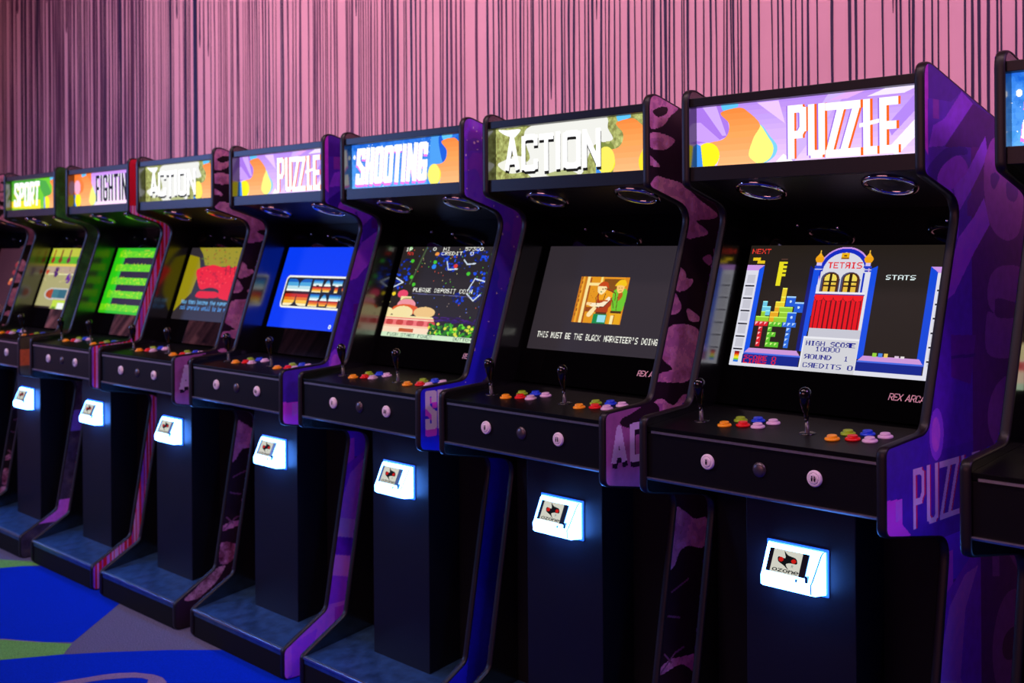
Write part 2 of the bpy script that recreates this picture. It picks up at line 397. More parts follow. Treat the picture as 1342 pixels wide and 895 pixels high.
# ------------------------------------------------------------------ screens
def scr_blocks(n):
    """falling-block puzzle: two wells, central tower with a red curtain"""
    p = Pic(n, int(n * .575), (38, 30, 27)); w = (222, 222, 232); gr = (196, 198, 208); bl = (18, 70, 214); db = (10, 26, 120); pk = (206, 150, 226)
    # left and right stone columns
    for x0, x1, e0, e1 in ((0, .066, .066, .094), (.93, 1, .898, .93)):
        p.rect(x0, .21, x1, 1, w)
        for k in range(7):
            y = .25 + k * .105
            p.rect(x0 + .012, y, x1 - .012, y + .07, gr); p.rect(x0 + .008, y + .085, x1 - .008, y + .098, (24, 24, 40))
    p.poly([(0, .165), (.094, .165), (.066, .21), (0, .21)], pk); p.poly([(1, .165), (.898, .165), (.93, .21), (1, .21)], pk)
    p.poly([(.066, .205), (.094, .165), (.094, .85), (.07, .9), (.066, .9)], (20, 84, 232)); p.poly([(.93, .205), (.898, .165), (.898, .85), (.922, .9), (.93, .9)], (14, 70, 214))
    # tower
    p.rect(.38, .17, .62, 1, w); p.ell(.499, .2, .124, .185, pk); p.ell(.499, .205, .118, .178, (16, 44, 190)); p.ell(.499, .215, .102, .155, (216, 216, 230))
    p.rect(.39, .21, .61, .40, (216, 216, 230)); p.rect(.595, .22, .618, .39, (14, 50, 190))
    p.poly([(.333, .167), (.352, .19), (.352, .85), (.333, .85)], db); p.poly([(.352, .19), (.385, .17), (.372, .85), (.352, .85)], (20, 80, 228))
    p.poly([(.625, .19), (.66, .165), (.66, .85), (.638, .88), (.628, .88)], (16, 78, 226)); p.rect(.604, .21, .632, .88, w)
    for cx in (.374, .612):
        p.ell(cx, .113, .021, .033, (240, 160, 20)); p.poly([(cx - .014, .095), (cx, .055), (cx + .014, .095)], (244, 176, 30)); p.rect(cx - .003, .04, cx + .003, .07, (244, 190, 60))
        p.rect(cx - .013, .14, cx + .013, .175, (210, 190, 240)); p.rect(cx - .02, .168, cx + .02, .182, (30, 60, 200)); p.rect(cx - .018, .19, cx + .018, .2, (200, 200, 230))
    p.rect(.478, .062, .516, .108, (240, 180, 20)); p.rect(.49, .077, .505, .092, (120, 70, 10)); p.rect(.478, .1, .516, .11, (150, 90, 10))
    p.text('TET~IS', .419, .138, .0047, .0068, (226, 30, 40)); p.text('TET~IS', .4205, .138, .0047, .0068, (226, 30, 40))
    for cx in (.444, .541):
        p.rect(cx - .046, .27, cx + .046, .375, (70, 80, 120)); p.ell(cx - .002, .27, .044, .055, (70, 80, 120))
        p.rect(cx - .036, .27, cx + .042, .375, (80, 44, 16)); p.ell(cx + .003, .27, .039, .05, (80, 44, 16))
        p.rect(cx - .030, .27, cx + .030, .375, (226, 186, 60)); p.ell(cx, .272, .030, .042, (240, 216, 90))
        p.rect(cx - .007, .23, cx + .007, .375, (44, 22, 6)); p.rect(cx - .03, .285, cx + .03, .300, (44, 22, 6)); p.rect(cx - .03, .32, cx + .03, .330, (44, 22, 6))
    p.rect(.38, .375, .62, .393, (232, 232, 244)); p.rect(.38, .391, .62, .397, (60, 60, 150))
    p.rect(.380, .397, .616, .665, (226, 14, 24))
    for k in range(10):
        x = .392 + k * .0236; p.rect(x, .44, x + .006, .665, (96, 4, 10))
    for k in range(5):
        m = (((p.X - (.403 + k * .047)) / .0236) ** 2 + ((p.Y - .415) / .032) ** 2 <= 1) & (p.Y > .397); p.a[m] = (240, 22, 30)
        m = np.abs(((p.X - (.403 + k * .047)) / .0236) ** 2 + ((p.Y - .415) / .032) ** 2 - 1.05) < .09; p.a[m & (p.Y > .415)] = (90, 4, 10)
    p.rect(.38, .665, .632, .73, gr); p.rect(.362, .73, .632, 1, (236, 236, 242)); p.rect(.368, .745, .628, 1, (208, 208, 218))
    c = (12, 22, 140)
    for o_ in (0, .0018):
        p.text('HIGH SCO~E', .378 + o_, .765, .0040, .0052, c); p.text('10000', .430 + o_, .805, .0040, .0052, c)
        p.text('~OUND  1', .382 + o_, .866, .0045, .0055, c); p.text('C~EDITS 0', .380 + o_, .932, .0045, .0055, c)
    # ledges and score boxes
    for x0, x1 in ((.07, .358), (.636, .926)):
        p.poly([(x0 + .022, .85), (x1 - .02, .85), (x1, .89), (x0, .89)], (206, 150, 216)); p.rect(x0 - .003, .886, x1 + .003, .905, (70, 110, 230)); p.rect(x0 - .003, .899, x1 + .003, .908, (14, 30, 150))
        p.rect(x0 - .006, .905, x1, .975, (14, 34, 140))
    p.rect(0, .975, .368, 1, w); p.rect(.63, .965, 1, 1, w); p.rect(0, .9, .062, 1, w); p.rect(.93, .9, 1, 1, w)
    p.text('SCORE', .074, .909, .0042, .0046, (226, 20, 26)); p.text('LINES', .074, .941, .0042, .0046, (226, 20, 26)); p.text('0', .222, .909, .0042, .0046, (226, 20, 26)); p.text('0', .222, .941, .0042, .0046, (226, 20, 26))
    for i, cc in enumerate(((150, 20, 20), (230, 60, 20), (240, 160, 20), (240, 230, 40), (120, 210, 40), (40, 120, 220))):
        p.rect(.018, .885 + i * .014, .045, .899 + i * .014, cc)
    # pieces
    p.text('NEXT', .013, .03, .0043, .006, (232, 60, 50)); p.text('STATS', .704, .232, .0046, .0052, (236, 250, 250))
    ye = (232, 196, 30); p.rect(.024, .103, .064, .13, ye); p.rect(.05, .127, .09, .155, ye)
    p.rect(.168, .135, .192, .335, (236, 224, 30))
    for k in range(4): p.rect(.168, .135 + k * .034, .212, .155 + k * .034, (236, 224, 30))
    p.rect(.176, .11, .21, .122, (90, 60, 50))
    B = (.0228, .041)
    def cell(i, j, col, hi):
        x = .098 + i * B[0]; y = .835 - (j + 1) * B[1]
        p.rect(x, y, x + B[0], y + B[1] * .94, col); p.poly([(x + .003, y + .006), (x + B[0] * .75, y + .006), (x + .003, y + B[1] * .7)], hi)
    R_, G_, U_ = (214, 30, 40), (90, 190, 40), (40, 110, 220); hr, hg, hu = (250, 190, 200), (210, 245, 130), (190, 220, 250)
    for i, j in [(0, 4), (1, 4), (2, 4), (1, 0), (1, 1), (1, 2), (1, 3)]: cell(i, j, R_, hr)
    for i, j in [(3.2, 0), (4.2, 0), (5.2, 0), (3.2, 1), (3.2, 2), (4.2, 2), (3.2, 3), (3.2, 4), (4.2, 4), (5.2, 4)]: cell(i, j, G_, hg)
    for i, j in [(7.4, 0), (7.4, 1), (7.4, 2), (7.4, 3), (7.4, 4), (6.4, 4), (8.4, 4)]: cell(i, j, U_, hu)
    gg = (150, 206, 50); cy = (110, 200, 226); og = (236, 170, 30); yl = (232, 206, 40)
    for i, j, cc in [(0, 5, gg), (1, 5, gg), (2, 5, gg), (1, 6, gg), (1, 7, cy), (1, 8, cy), (2, 7, cy), (2, 6.2, cy), (3.1, 5, og), (3.1, 6, og), (4, 6, og), (4, 7, og), (4.2, 5, gg), (5.2, 5, gg), (6.2, 5, gg), (5.2, 6, gg),
                     (5, 7, gg), (6, 7, gg), (7, 7, gg), (6.2, 6, gg), (4, 8, yl), (5, 8, yl), (5, 9, yl), (5, 10, yl), (5, 10.8, yl)]:
        x = .098 + i * B[0]; y = .835 - (j + 1) * B[1]; p.rect(x, y, x + B[0] + .001, y + B[1], cc); p.rect(x, y, x + B[0] + .001, y + .008, tuple(min(255, q + 50) for q in cc))
    for i, j in ((7.1, 5), (6.3, 8.1), (8.3, 7)):
        x = .098 + i * B[0]; y = .835 - (j + 2) * B[1]; p.rect(x, y, x + 2 * B[0], y + 2 * B[1], (26, 90, 214)); p.rect(x, y, x + 2 * B[0], y + .01, (160, 210, 250)); p.ell(x + B[0], y + B[1], .006, .011, (200, 230, 250))
    for x, cc in ((.700, (150, 210, 60)), (.727, (70, 130, 230)), (.752, (236, 200, 90)), (.80, (220, 200, 220)), (.826, (230, 220, 220))):
        p.rect(x, .825 if x < .79 else .84, x + .018, .853, cc)
    return p

def scr_story(n):
    p = Pic(n, int(n * .575), (50, 44, 45))
    x0, y0, x1, y1 = .283, .292, .619, .725
    def R(a, b, c, d, col): p.rect(x0 + a * (x1 - x0), y0 + b * (y1 - y0), x0 + c * (x1 - x0), y0 + d * (y1 - y0), col)
    def G(pts, col, sm=True): (p.blob if sm else p.poly)([(x0 + a * (x1 - x0), y0 + b * (y1 - y0)) for a, b in pts], col)
    p.rect(x0, y0, x1, y1, (226, 148, 20)); R(0, 0, .14, 1, (206, 118, 14)); R(.04, 0, .09, 1, (240, 170, 40))
    R(.14, 0, .2, 1, (255, 226, 150)); R(.2, .02, .24, 1, (170, 84, 10)); R(.14, .13, .42, .19, (255, 230, 150)); R(.42, 0, .47, .2, (255, 220, 120)); R(.5, .04, .9, .3, (130, 78, 10)); R(.47, 0, 1, .04, (236, 150, 30))
    R(.92, 0, 1, 1, (222, 140, 16)); R(.24, .66, .56, .76, (150, 70, 10))
    # two plain figures in caps
    G([(.44, .36), (.62, .26), (.78, .34), (.8, .5), (.7, .66), (.68, .76), (.46, .75), (.44, .6)], (176, 60, 14)); G([(.46, .36), (.62, .28), (.74, .36), (.7, .46), (.5, .52)], (240, 160, 20))
    G([(.40, .2), (.5, .17), (.58, .22), (.56, .32), (.5, .38), (.42, .34)], (255, 226, 170)); G([(.40, .2), (.46, .11), (.58, .12), (.62, .24), (.54, .2)], (196, 70, 10))
    G([(.66, .42), (.70, .5), (.6, .64), (.44, .66), (.28, .62), (.28, .57), (.44, .57), (.56, .54)], (255, 236, 196)); R(.23, .56, .32, .62, (250, 214, 150)); G([(.40, .64), (.46, .66), (.36, .86), (.28, .82)], (255, 226, 170))
    R(.46, .76, .68, .81, (90, 50, 20)); R(.42, .8, .70, 1, (20, 140, 70)); R(.52, .82, .68, .97, (150, 220, 236))
    G([(.74, .3), (.84, .24), (1.0, .28), (1.0, .6), (.96, .72), (.78, .72), (.74, .5)], (110, 200, 40)); G([(.84, .3), (.9, .3), (.93, .4), (.86, .5)], (190, 90, 20)); G([(.78, .16), (.86, .14), (.93, .18), (.92, .3), (.84, .34), (.79, .26)], (250, 196, 110))
    G([(.74, .19), (.80, .08), (.9, .05), (.96, .12), (.95, .19), (.84, .17)], (248, 200, 20)); R(.76, .72, .97, .77, (80, 50, 10)); R(.74, .77, .98, 1, (236, 170, 20)); R(.78, .82, .84, 1, (255, 236, 170))
    dk = (96, 34, 8)
    for q in ([(.44, .36), (.40, .46), (.44, .6)], [(.70, .5), (.60, .64), (.44, .66)], [(.62, .28), (.78, .34), (.80, .5)], [(.58, .36), (.56, .52)], [(.84, .42), (.86, .7)], [(.75, .5), (.80, .66)]):
        p.line([(x0 + a * (x1 - x0), y0 + b * (y1 - y0)) for a, b in q], .0022, dk)
    R(.49, .25, .52, .27, dk); R(.54, .24, .57, .26, dk); R(.47, .31, .50, .335, (40, 120, 60)); R(.82, .22, .85, .235, dk); R(.87, .22, .90, .235, dk); R(.84, .28, .89, .29, dk)
    for k in range(9): R(.02 + .015 * (k % 2), .1 * k, .04 + .015 * (k % 2), .1 * k + .06, (150, 80, 10)); R(.26 + .03 * (k % 3), .22 + .045 * k, .27 + .03 * (k % 3), .24 + .045 * k, (190, 110, 14))
    R(.84, .8, .86, .98, (190, 120, 14)); R(.50, .5, .66, .53, (196, 90, 14))
    p.text("THIS MUST BE THE BLACK MARKETEER'S DOING", .054, .83, .00348, .0083, (248, 248, 236))
    return p

def scr_shooter(n):
    p = Pic(n, int(n * .575), (40, 34, 34)); r = random.Random(8)
    for _ in range(130):
        x, y = r.random(), r.random() * .75; c = r.choice([(90, 200, 40), (200, 190, 120), (60, 110, 230), (150, 130, 120), (220, 90, 60)]); p.ell(x, y, .0035, .006, c)
    for cx, cy, rx, ry in ((.06, .25, .08, .12), (.05, .40, .09, .07), (.40, .14, .06, .07), (.60, .14, .10, .10), (.73, .10, .09, .08), (.5, .22, .05, .05), (.78, .36, .08, .10), (.78, .50, .06, .08), (.64, .55, .05, .06)):
        for k in range(26):
            a = r.random() * 6.28; d = r.random() ** .5; p.ell(cx + rx * d * math.cos(a), cy + ry * d * math.sin(a), .006 + r.random() * .008, .007 + r.random() * .01, r.choice([(14, 30, 120), (20, 60, 200), (12, 24, 90), (30, 80, 230)]))
    for L in ([(-.02, .34), (.08, .40), (-.01, .46)], [(.45, .16), (.48, .25), (.56, .24)], [(.60, .14), (.64, .19), (.71, .18)], [(.70, .47), (.74, .34), (.84, .37)], [(.70, .50), (.77, .57), (.82, .50)]):
        p.line(L, .004, (210, 220, 240))
    p.line([(.23, 0), (.15, .42)], .007, (70, 90, 60))
    for x, y in ((.07, .02), (.12, .16), (.15, .34), (.19, .42), (.34, .17), (.67, .29)): p.ell(x, y, .016, .02, (70, 200, 50))
    p.ell(.34, .22, .02, .026, (40, 130, 240)); p.ell(.54, .21, .018, .022, (230, 60, 40)); p.ell(.02, .53, .018, .022, (240, 210, 40)); p.ell(.34, .08, .02, .02, (240, 150, 60))
    p.line([(.2, .52), (.74, .53)], .002, (90, 90, 140)); p.rect(.2, .46, .74, .50, (40, 34, 34)) if False else None
    # pink building with domes
    cr = (244, 226, 170); pk = (238, 120, 120)
    p.ell(.11, .53, .05, .045, (236, 70, 110)); p.rect(.10, .555, .2, .6, cr); p.ell(.17, .60, .055, .03, (150, 160, 90)); p.ell(.17, .65, .09, .07, (240, 150, 160)); p.ell(.17, .70, .13, .06, (226, 90, 40)); p.ell(.15, .73, .10, .07, cr)
    p.ell(-.02, .73, .08, .05, cr); p.ell(.36, .72, .10, .06, (240, 200, 130)); p.rect(0, .765, .46, .80, cr); p.rect(0, .79, .47, .89, pk)
    for k in range(5): p.ell(.05 + k * .1, .84, .035, .035, (206, 70, 70))
    p.rect(0, .80, .47, .808, (250, 220, 190)); p.rect(0, .872, .48, .89, (250, 200, 170)); p.rect(0, .89, .44, .95, (250, 220, 190)); p.rect(.16, .90, .30, .94, (200, 90, 40))
    for _ in range(150):
        x = .44 + r.random() * .56; y = .83 + r.random() * .12; p.ell(x, y, .014, .016, r.choice([(60, 160, 20), (110, 220, 40), (20, 70, 14), (220, 220, 60), (40, 110, 30), (40, 120, 20)]))
    for _ in range(40): p.ell(.46 + r.random() * .54, .76 + r.random() * .05, .03, .01, r.choice([(50, 26, 90), (66, 30, 110), (40, 24, 60)]))
    p.rect(0, .95, 1, 1, (210, 236, 200)); p.text('PUSH START POWER', .06, .957, .0045, .0045, (40, 80, 60)); p.text('BUTTON', .68, .957, .0045, .0045, (40, 80, 60))
    p.text('PLEASE DEPOSIT COIN', .20, .455, .0048, .0065, (250, 250, 240)); p.text('1P', .026, .006, .0055, .006, (250, 250, 240)); p.text('50', .05, .06, .005, .005, (236, 60, 50))
    p.text('0  HI    57300', .29, .004, .0055, .0055, (250, 250, 240)); p.text('CREDIT  0', .38, .055, .0055, .005, (250, 250, 240))
    return p

def scr_logo(n):
    p = Pic(n, int(n * .575), (6, 62, 246))
    def rr(x0, y0, x1, y1, rx, c):
        p.rect(x0 + rx, y0, x1 - rx, y1, c); p.rect(x0, y0 + rx * 1.74, x1, y1 - rx * 1.74, c)
        for a in (x0 + rx, x1 - rx):
            for b in (y0 + rx * 1.74, y1 - rx * 1.74): p.ell(a, b, rx, rx * 1.74, c)
    rr(.085, .356, .90, .755, .03, (244, 248, 236)); rr(.098, .378, .887, .733, .022, (22, 18, 22))
    def chrome(mask, y0, y1):
        t = (p.Y - y0) / (y1 - y0)
        for a, b, c in ((0, .12, (20, 96, 190)), (.12, .26, (80, 170, 220)), (.26, .38, (190, 226, 236)), (.38, .5, (250, 250, 244)), (.5, .56, (70, 20, 10)), (.56, .68, (204, 40, 14)), (.68, .8, (236, 120, 20)), (.8, .92, (250, 200, 60)), (.92, 1.01, (255, 240, 190))):
            p.a[mask & (t >= a) & (t < b)] = c
    g = Pic(p.w, p.h); on = (255, 255, 255)
    # monogram: mirrored D and C back to back
    g.rect(.118, .395, .19, .725, on); g.ell(.19, .48, .062, .085, on); g.ell(.19, .64, .062, .085, on); g.ell(.33, .48, .07, .085, on); g.ell(.33, .64, .07, .085, on); g.rect(.33, .395, .40, .725, on); g.rect(.19, .50, .33, .62, on)
    g.rect(.118, .545, .40, .556, (0, 0, 0)); g.poly([(.25, .38), (.266, .38), (.262, .5), (.254, .5)], (0, 0, 0)); g.poly([(.25, .74), (.27, .74), (.262, .60), (.258, .60)], (0, 0, 0))
    chrome(g.a[..., 0] > 0, .395, .725)
    for word, ya, yb in (('DATA', .40, .555), ('EAST', .575, .725)):
        g = Pic(p.w, p.h); L = [(ch, .425 + i * .113, .425 + i * .113 + .108, ya, yb) for i, ch in enumerate(word)]
        letters(g, L, .019, on); chrome(g.a[..., 0] > 0, ya, yb)
    p.ell(.748, .95, .016, .025, (230, 240, 255)); p.rect(.742, .94, .754, .96, (40, 70, 200))
    return p

def scr_cactus(n):
    p = Pic(n, int(n * .575), (50, 42, 50)); yl = (158, 142, 14)
    p.poly([(.116, 0), (1, 0), (1, .36), (.71, .27), (.269, .246), (.2, .1)], yl); p.poly([(0, .1), (.155, .136), (.22, .3), (.189, .631), (0, .90)], (150, 136, 14))
    r = random.Random(3)
    for _ in range(46): p.ell(.18 + r.random() * .8, .03 + r.random() * .2, .008, .012, r.choice([(70, 110, 20), (170, 80, 20), (110, 100, 10)]))
    p.blob([(.17, .32), (.26, .27), (.397, .24), (.55, .27), (.62, .24), (.66, .28), (.72, .25), (.80, .3), (.9, .27), (.95, .4), (.9, .68), (.62, .69), (.57, .58), (.44, .55), (.33, .58), (.28, .55), (.22, .45)], (232, 22, 44))
    p.blob([(.28, .62), (.35, .60), (.56, .61), (.57, .68), (.29, .69)], (226, 26, 44))
    for _ in range(60): p.ell(.24 + r.random() * .6, .30 + r.random() * .24, .012, .012, r.choice([(246, 60, 60), (200, 16, 40)]))
    for x in (.58, .64, .70, .76): p.line([(x, .25), (x + .03, .36)], .004, (120, 20, 30))
    p.text('Now they become the paper s and', .085, .725, .0044, .0085, (120, 200, 250)); p.text('not operate until to be paid', .09, .80, .0044, .0085, (90, 170, 245))
    return p

def scr_ladders(n):
    p = Pic(n, int(n * .575), (40, 28, 46)); g = (60, 214, 20); p.rect(0, 0, 1, .045, (50, 190, 20)); p.poly([(0, 0), (.1, 0), (.1, .9), (0, .9)], (40, 200, 20)); p.rect(.06, .04, .18, .86, (44, 204, 20))
    r = random.Random(6)
    for k in range(5):
        y = .045 + k * .205; p.rect(.0 if k == 4 else .06, y, 1, y + .105, (110, 214, 20))
        for _ in range(70): p.ell(.08 + r.random() * .92, y + .01 + r.random() * .09, .012, .010, r.choice([(150, 232, 20), (70, 200, 20), (190, 226, 30), (90, 210, 20)]))
        for _ in range(9): p.ell(.08 + r.random() * .9, y - .004, .008, .01, (200, 200, 60))
    p.rect(0, .965, 1, 1, (50, 190, 20))
    return p

def scr_sport(n):
    p = Pic(n, int(n * .575), (176, 166, 116)); r = random.Random(12)
    p.rect(0, 0, 1, .14, (190, 200, 60)); p.rect(0, .14, 1, .26, (90, 180, 30)); p.rect(0, .26, 1, .30, (220, 200, 80)); p.rect(0, .30, 1, .42, (186, 160, 140)); p.rect(0, .42, 1, .45, (230, 226, 170))
    for x, c in ((.06, (160, 40, 30)), (.22, (130, 60, 20)), (.40, (120, 30, 60)), (.62, (70, 60, 20)), (.8, (170, 50, 40)), (.93, (200, 80, 30))):
        p.rect(x, .02, x + .03, .22, c); p.ell(x + .015, .2, .04, .05, c)
    p.ell(.24, .40, .05, .09, (80, 20, 110)); p.ell(.54, .50, .05, .08, (96, 20, 150)); p.ell(.04, .40, .03, .05, (200, 60, 30))
    p.ell(.30, .76, .17, .1, (200, 196, 190)); p.rect(.3, .66, .62, .85, (200, 196, 190)); p.ell(.28, .76, .12, .075, (176, 66, 20)); p.rect(.3, .685, .60, .83, (60, 120, 130)); p.rect(.44, .685, .60, .83, (40, 100, 120)); p.rect(.62, .70, .78, .9, (226, 140, 30))
    p.rect(0, .97, .34, 1, (40, 30, 20)); p.rect(.36, .86, 1, 1, (190, 220, 60)); p.rect(.48, .90, .62, 1, (240, 244, 240)); p.rect(.38, .97, .46, 1, (90, 150, 30))
    for _ in range(60): p.ell(r.random(), .3 + r.random() * .3, .012, .014, r.choice([(196, 186, 140), (160, 140, 90), (206, 190, 120)]))
    return p
def scr_fire(n):
    p = Pic(n, int(n * .575), (58, 30, 40)); r = random.Random(2)
    for _ in range(60): p.ell(.5 + r.random() * .5, .25 + r.random() * .5, .03, .04, r.choice([(220, 110, 60), (150, 50, 60), (240, 180, 120), (90, 40, 70)]))
    p.rect(.75, .7, 1, .78, (240, 190, 60))
    return p

# ------------------------------------------------------------------ side art; canvas spans y -0.25..0.81, z 0.56..-2.0
Y0, Y1, Z0, Z1 = -.25, .81, .56, -2.005
def yz(pts): return [((y - Y0) / (Y1 - Y0), (Z0 - z) / (Z0 - Z1)) for y, z in pts]
def blank(cell, bg): return Pic(int((Y1 - Y0) / cell), int((Z0 - Z1) / cell), bg)
def art_purple(cell):
    p = blank(cell, (66, 24, 124)); P = lambda q, c: p.poly(yz(q), c); B = lambda q, c: p.blob(yz(q), c)
    Yv = Y0 + p.X * (Y1 - Y0); Zv = Z0 - p.Y * (Z0 - Z1)
    p.fill((Yv > .30) & (Zv < .3), (72, 14, 92)); p.fill((Yv > .17) & (Yv <= .30) & (Zv < -.1) & (Zv > -.62), (48, 14, 92)); p.fill((Yv > .05) & (Yv < .30) & (Zv > -.62) & (Zv < -.0), (70, 24, 134))
    P([(-.01, .56), (.81, .30), (.47, .39), (.317, .425), (.239, .457), (.17, .42), (.021, .418), (-.01, .42)], (58, 20, 104))
    P([(.239, .457), (.317, .425), (.123, .284), (.022, .275), (.052, .341), (.125, .366)], (112, 48, 150)); P([(.05, .42), (.09, .42), (.09, .36), (.05, .36)], (96, 34, 120))
    P([(.317, .425), (.471, .39), (.9, .25), (.6, .2), (.42, .295), (.123, .28)], (54, 10, 78)); P([(.47, .39), (.9, .26), (.7, .30), (.474, .33)], (72, 18, 84))
    B([(.021, .218), (.109, .269), (.168, .282), (.26, .287), (.275, .267), (.213, .26), (.167, .251), (.108, .221), (.074, .18), (.021, .195)], (40, 12, 96))
    B([(.213, .26), (.274, .233), (.266, .2), (.166, .155), (.078, .176), (.108, .221)], (116, 42, 150))
    P([(.078, .176), (.166, .155), (.22, .10), (.21, .0), (.1, .10)], (108, 44, 158))
    P([(.403, .33), (.42, .27), (.321, .174), (.218, .091), (.196, .118), (.181, .162), (.266, .207)], (120, 54, 158)); P([(.385, .193), (.392, .133), (.303, .078), (.272, .078), (.272, .12), (.353, .185)], (70, 12, 96))
    P([(.39, .135), (.43, .051), (.333, -.025), (.19, -.12), (.193, -.024), (.209, .008), (.319, .075)], (138, 64, 186))
    P([(.19, -.024), (.33, -.025), (.18, -.16), (.12, -.18)], (132, 58, 180))
    P([(-.01, .56), (.022, .56), (.019, .25), (-.01, .28)], (140, 40, 142))
    P([(.158, -.283), (.327, -.293), (.286, -.442), (.158, -.41)], (78, 22, 112)); P([(.158, -.345), (.32, -.35), (.32, -.36), (.158, -.355)], (52, 14, 92))
    p.ell(*yz([(.06, -.57)])[0], .042, .03, (120, 50, 176)); p.ell(*yz([(.055, -.57)])[0], .026, .02, (150, 76, 200))
    P([(-.25, -.57), (.0, -.55), (.03, -.9), (-.25, -.9)], (58, 26, 128)); P([(-.25, -.72), (-.151, -.728), (-.151, -.80), (-.1, -.84), (-.25, -.84)], (176, 50, 190)); P([(-.19, -.73), (-.151, -.73), (-.155, -.783), (-.19, -.79)], (150, 80, 200))
    # post and foot
    p.fill((Zv < -.88) & (Zv > -1.02) & (Yv < .3), (78, 36, 170)); p.fill((Zv <= -.93) & (Yv < .16) & (Zv > -1.10), (150, 50, 184))
    p.fill((Zv <= -1.06 + (Yv - .1) * .5) & (Yv < .35), (110, 40, 165)); P([(.24, -1.018), (.135, -1.096), (.05, -1.30), (.0, -1.30), (.0, -1.46), (.3, -1.46), (.205, -1.328), (.24, -1.125), (.33, -1.009)], (150, 84, 214))
    for za, zb, c in ((-1.283, -1.372, (186, 120, 226)), (-1.372, -1.46, (86, 30, 150)), (-1.46, -1.56, (176, 92, 214)), (-1.56, -1.71, (124, 46, 178))):
        p.fill((Zv <= za - Yv * .25) & (Zv > zb - Yv * .25) & (Yv < .18), c)
    P([(-.25, -1.7), (.0, -1.7), (.12, -1.70), (.14, -1.80), (.0, -1.9), (-.25, -2.0)], (160, 84, 220)); P([(-.2, -1.84), (-.06, -1.80), (-.1, -2.0), (-.2, -2.0)], (140, 64, 208)); p.fill((Zv < -1.72) & (Yv > .04), (140, 44, 150))
    # tall word running up the back of the side
    tw = (118, 54, 122)
    B([(.424, .295), (.394, .24), (.393, .151), (.424, .065), (.482, .018), (.567, -.0), (.647, .022), (.68, .083), (.69, .166), (.68, .25), (.62, .31), (.53, .335), (.46, .325)], tw)
    B([(.443, .21), (.477, .216), (.506, .205), (.493, .186), (.463, .163), (.439, .184)], (76, 20, 104)); B([(.558, .188), (.601, .182), (.645, .168), (.64, .142), (.613, .126), (.561, .14)], (76, 20, 104))
    B([(.41, -.156), (.42, -.205), (.455, -.232), (.405, -.233), (.407, -.355), (.597, -.385), (.68, -.38), (.68, -.27), (.485, -.246), (.465, -.21), (.486, -.184), (.664, -.2), (.68, -.10), (.55, -.08), (.45, -.1)], tw)
    cx, cy = yz([(.57, -.56)])[0]; p.ell(cx, cy, .155, .048, tw); p.ell(cx + .02, cy, .06, .02, (72, 14, 92))
    P([(.432, -.80), (.482, -.80), (.482, -1.073), (.432, -1.063)], tw); P([(.482, -.80), (.55, -.80), (.70, -1.05), (.70, -1.13), (.62, -1.08), (.50, -.96)], tw); P([(.64, -.78), (.70, -.78), (.70, -1.1), (.64, -1.1)], tw)
    cx, cy = yz([(.575, -1.31)])[0]; p.ell(cx, cy, .138, .068, tw); p.ell(cx, cy, .07, .02, (62, 16, 74)); p.rect(cx - .06, cy - .012, cx + .06, cy + .012, (62, 16, 74))
    # name along the control box
    L = [(c, *b) for c, b in zip('PUZZLE', [(-.088, -.018), (-.003, .066), (.076, .152), (.128, .205), (.222, .275), (.292, .345)])]
    L = [(c, yz([(a, 0)])[0][0], yz([(b, 0)])[0][0], yz([(0, -.655)])[0][1], yz([(0, -.827)])[0][1]) for c, a, b in L]
    asp = (Z0 - Z1) / (Y1 - Y0); letters(p, L, .0085, (150, 20, 70), dx=.008, asp=asp); letters(p, L, .0085, (186, 140, 222), asp=asp)
    return p
CAMO = [[(0.0, .499), (.038, .54), (.08, .53), (.16, .49), (.111, .452), (.068, .415), (0.0, .408)], [(0.0, .384), (.068, .388), (.138, .367), (.078, .331), (0.0, .337)], [(-.01, .31), (.056, .271), (-.01, .276)],
 [(.003, .202), (.035, .236), (.077, .231), (.185, .211), (.273, .16), (.376, .112), (.369, .09), (.272, .082), (.261, .075), (.317, .047), (.322, .03), (.26, .019), (.2, .019), (.194, .089), (.14, .143), (.055, .176)],
 [(.293, -.059), (.339, -.045), (.35, -.074), (.327, -.083)], [(.155, -.091), (.192, -.106), (.199, -.127), (.236, -.135), (.225, -.156), (.18, -.175), (.137, -.167)],
 [(.126, -.18), (.158, -.209), (.169, -.237), (.136, -.257), (.09, -.248)], [(.202, -.239), (.268, -.27), (.264, -.291), (.212, -.281)],
 [(.082, -.309), (.157, -.292), (.263, -.319), (.256, -.388), (.233, -.457), (.199, -.503), (.069, -.496), (.01, -.482), (.049, -.463), (.112, -.455), (.102, -.44), (.06, -.41), (.054, -.348)],
 [(.059, -.554), (.096, -.574), (.128, -.581), (.18, -.549), (.25, -.56), (.22, -.61), (-.028, -.66), (-.059, -.618), (-.01, -.58), (.027, -.555)],
 [(.119, -.961), (.176, -.97), (.234, -1.007), (.308, -1.019), (.292, -1.118), (.204, -1.102), (.153, -1.111), (.117, -1.159), (.08, -1.155)],
 [(.044, -1.501), (.1, -1.488), (.156, -1.493), (.251, -1.506), (.272, -1.558), (.242, -1.578), (.156, -1.52), (.03, -1.531)]]
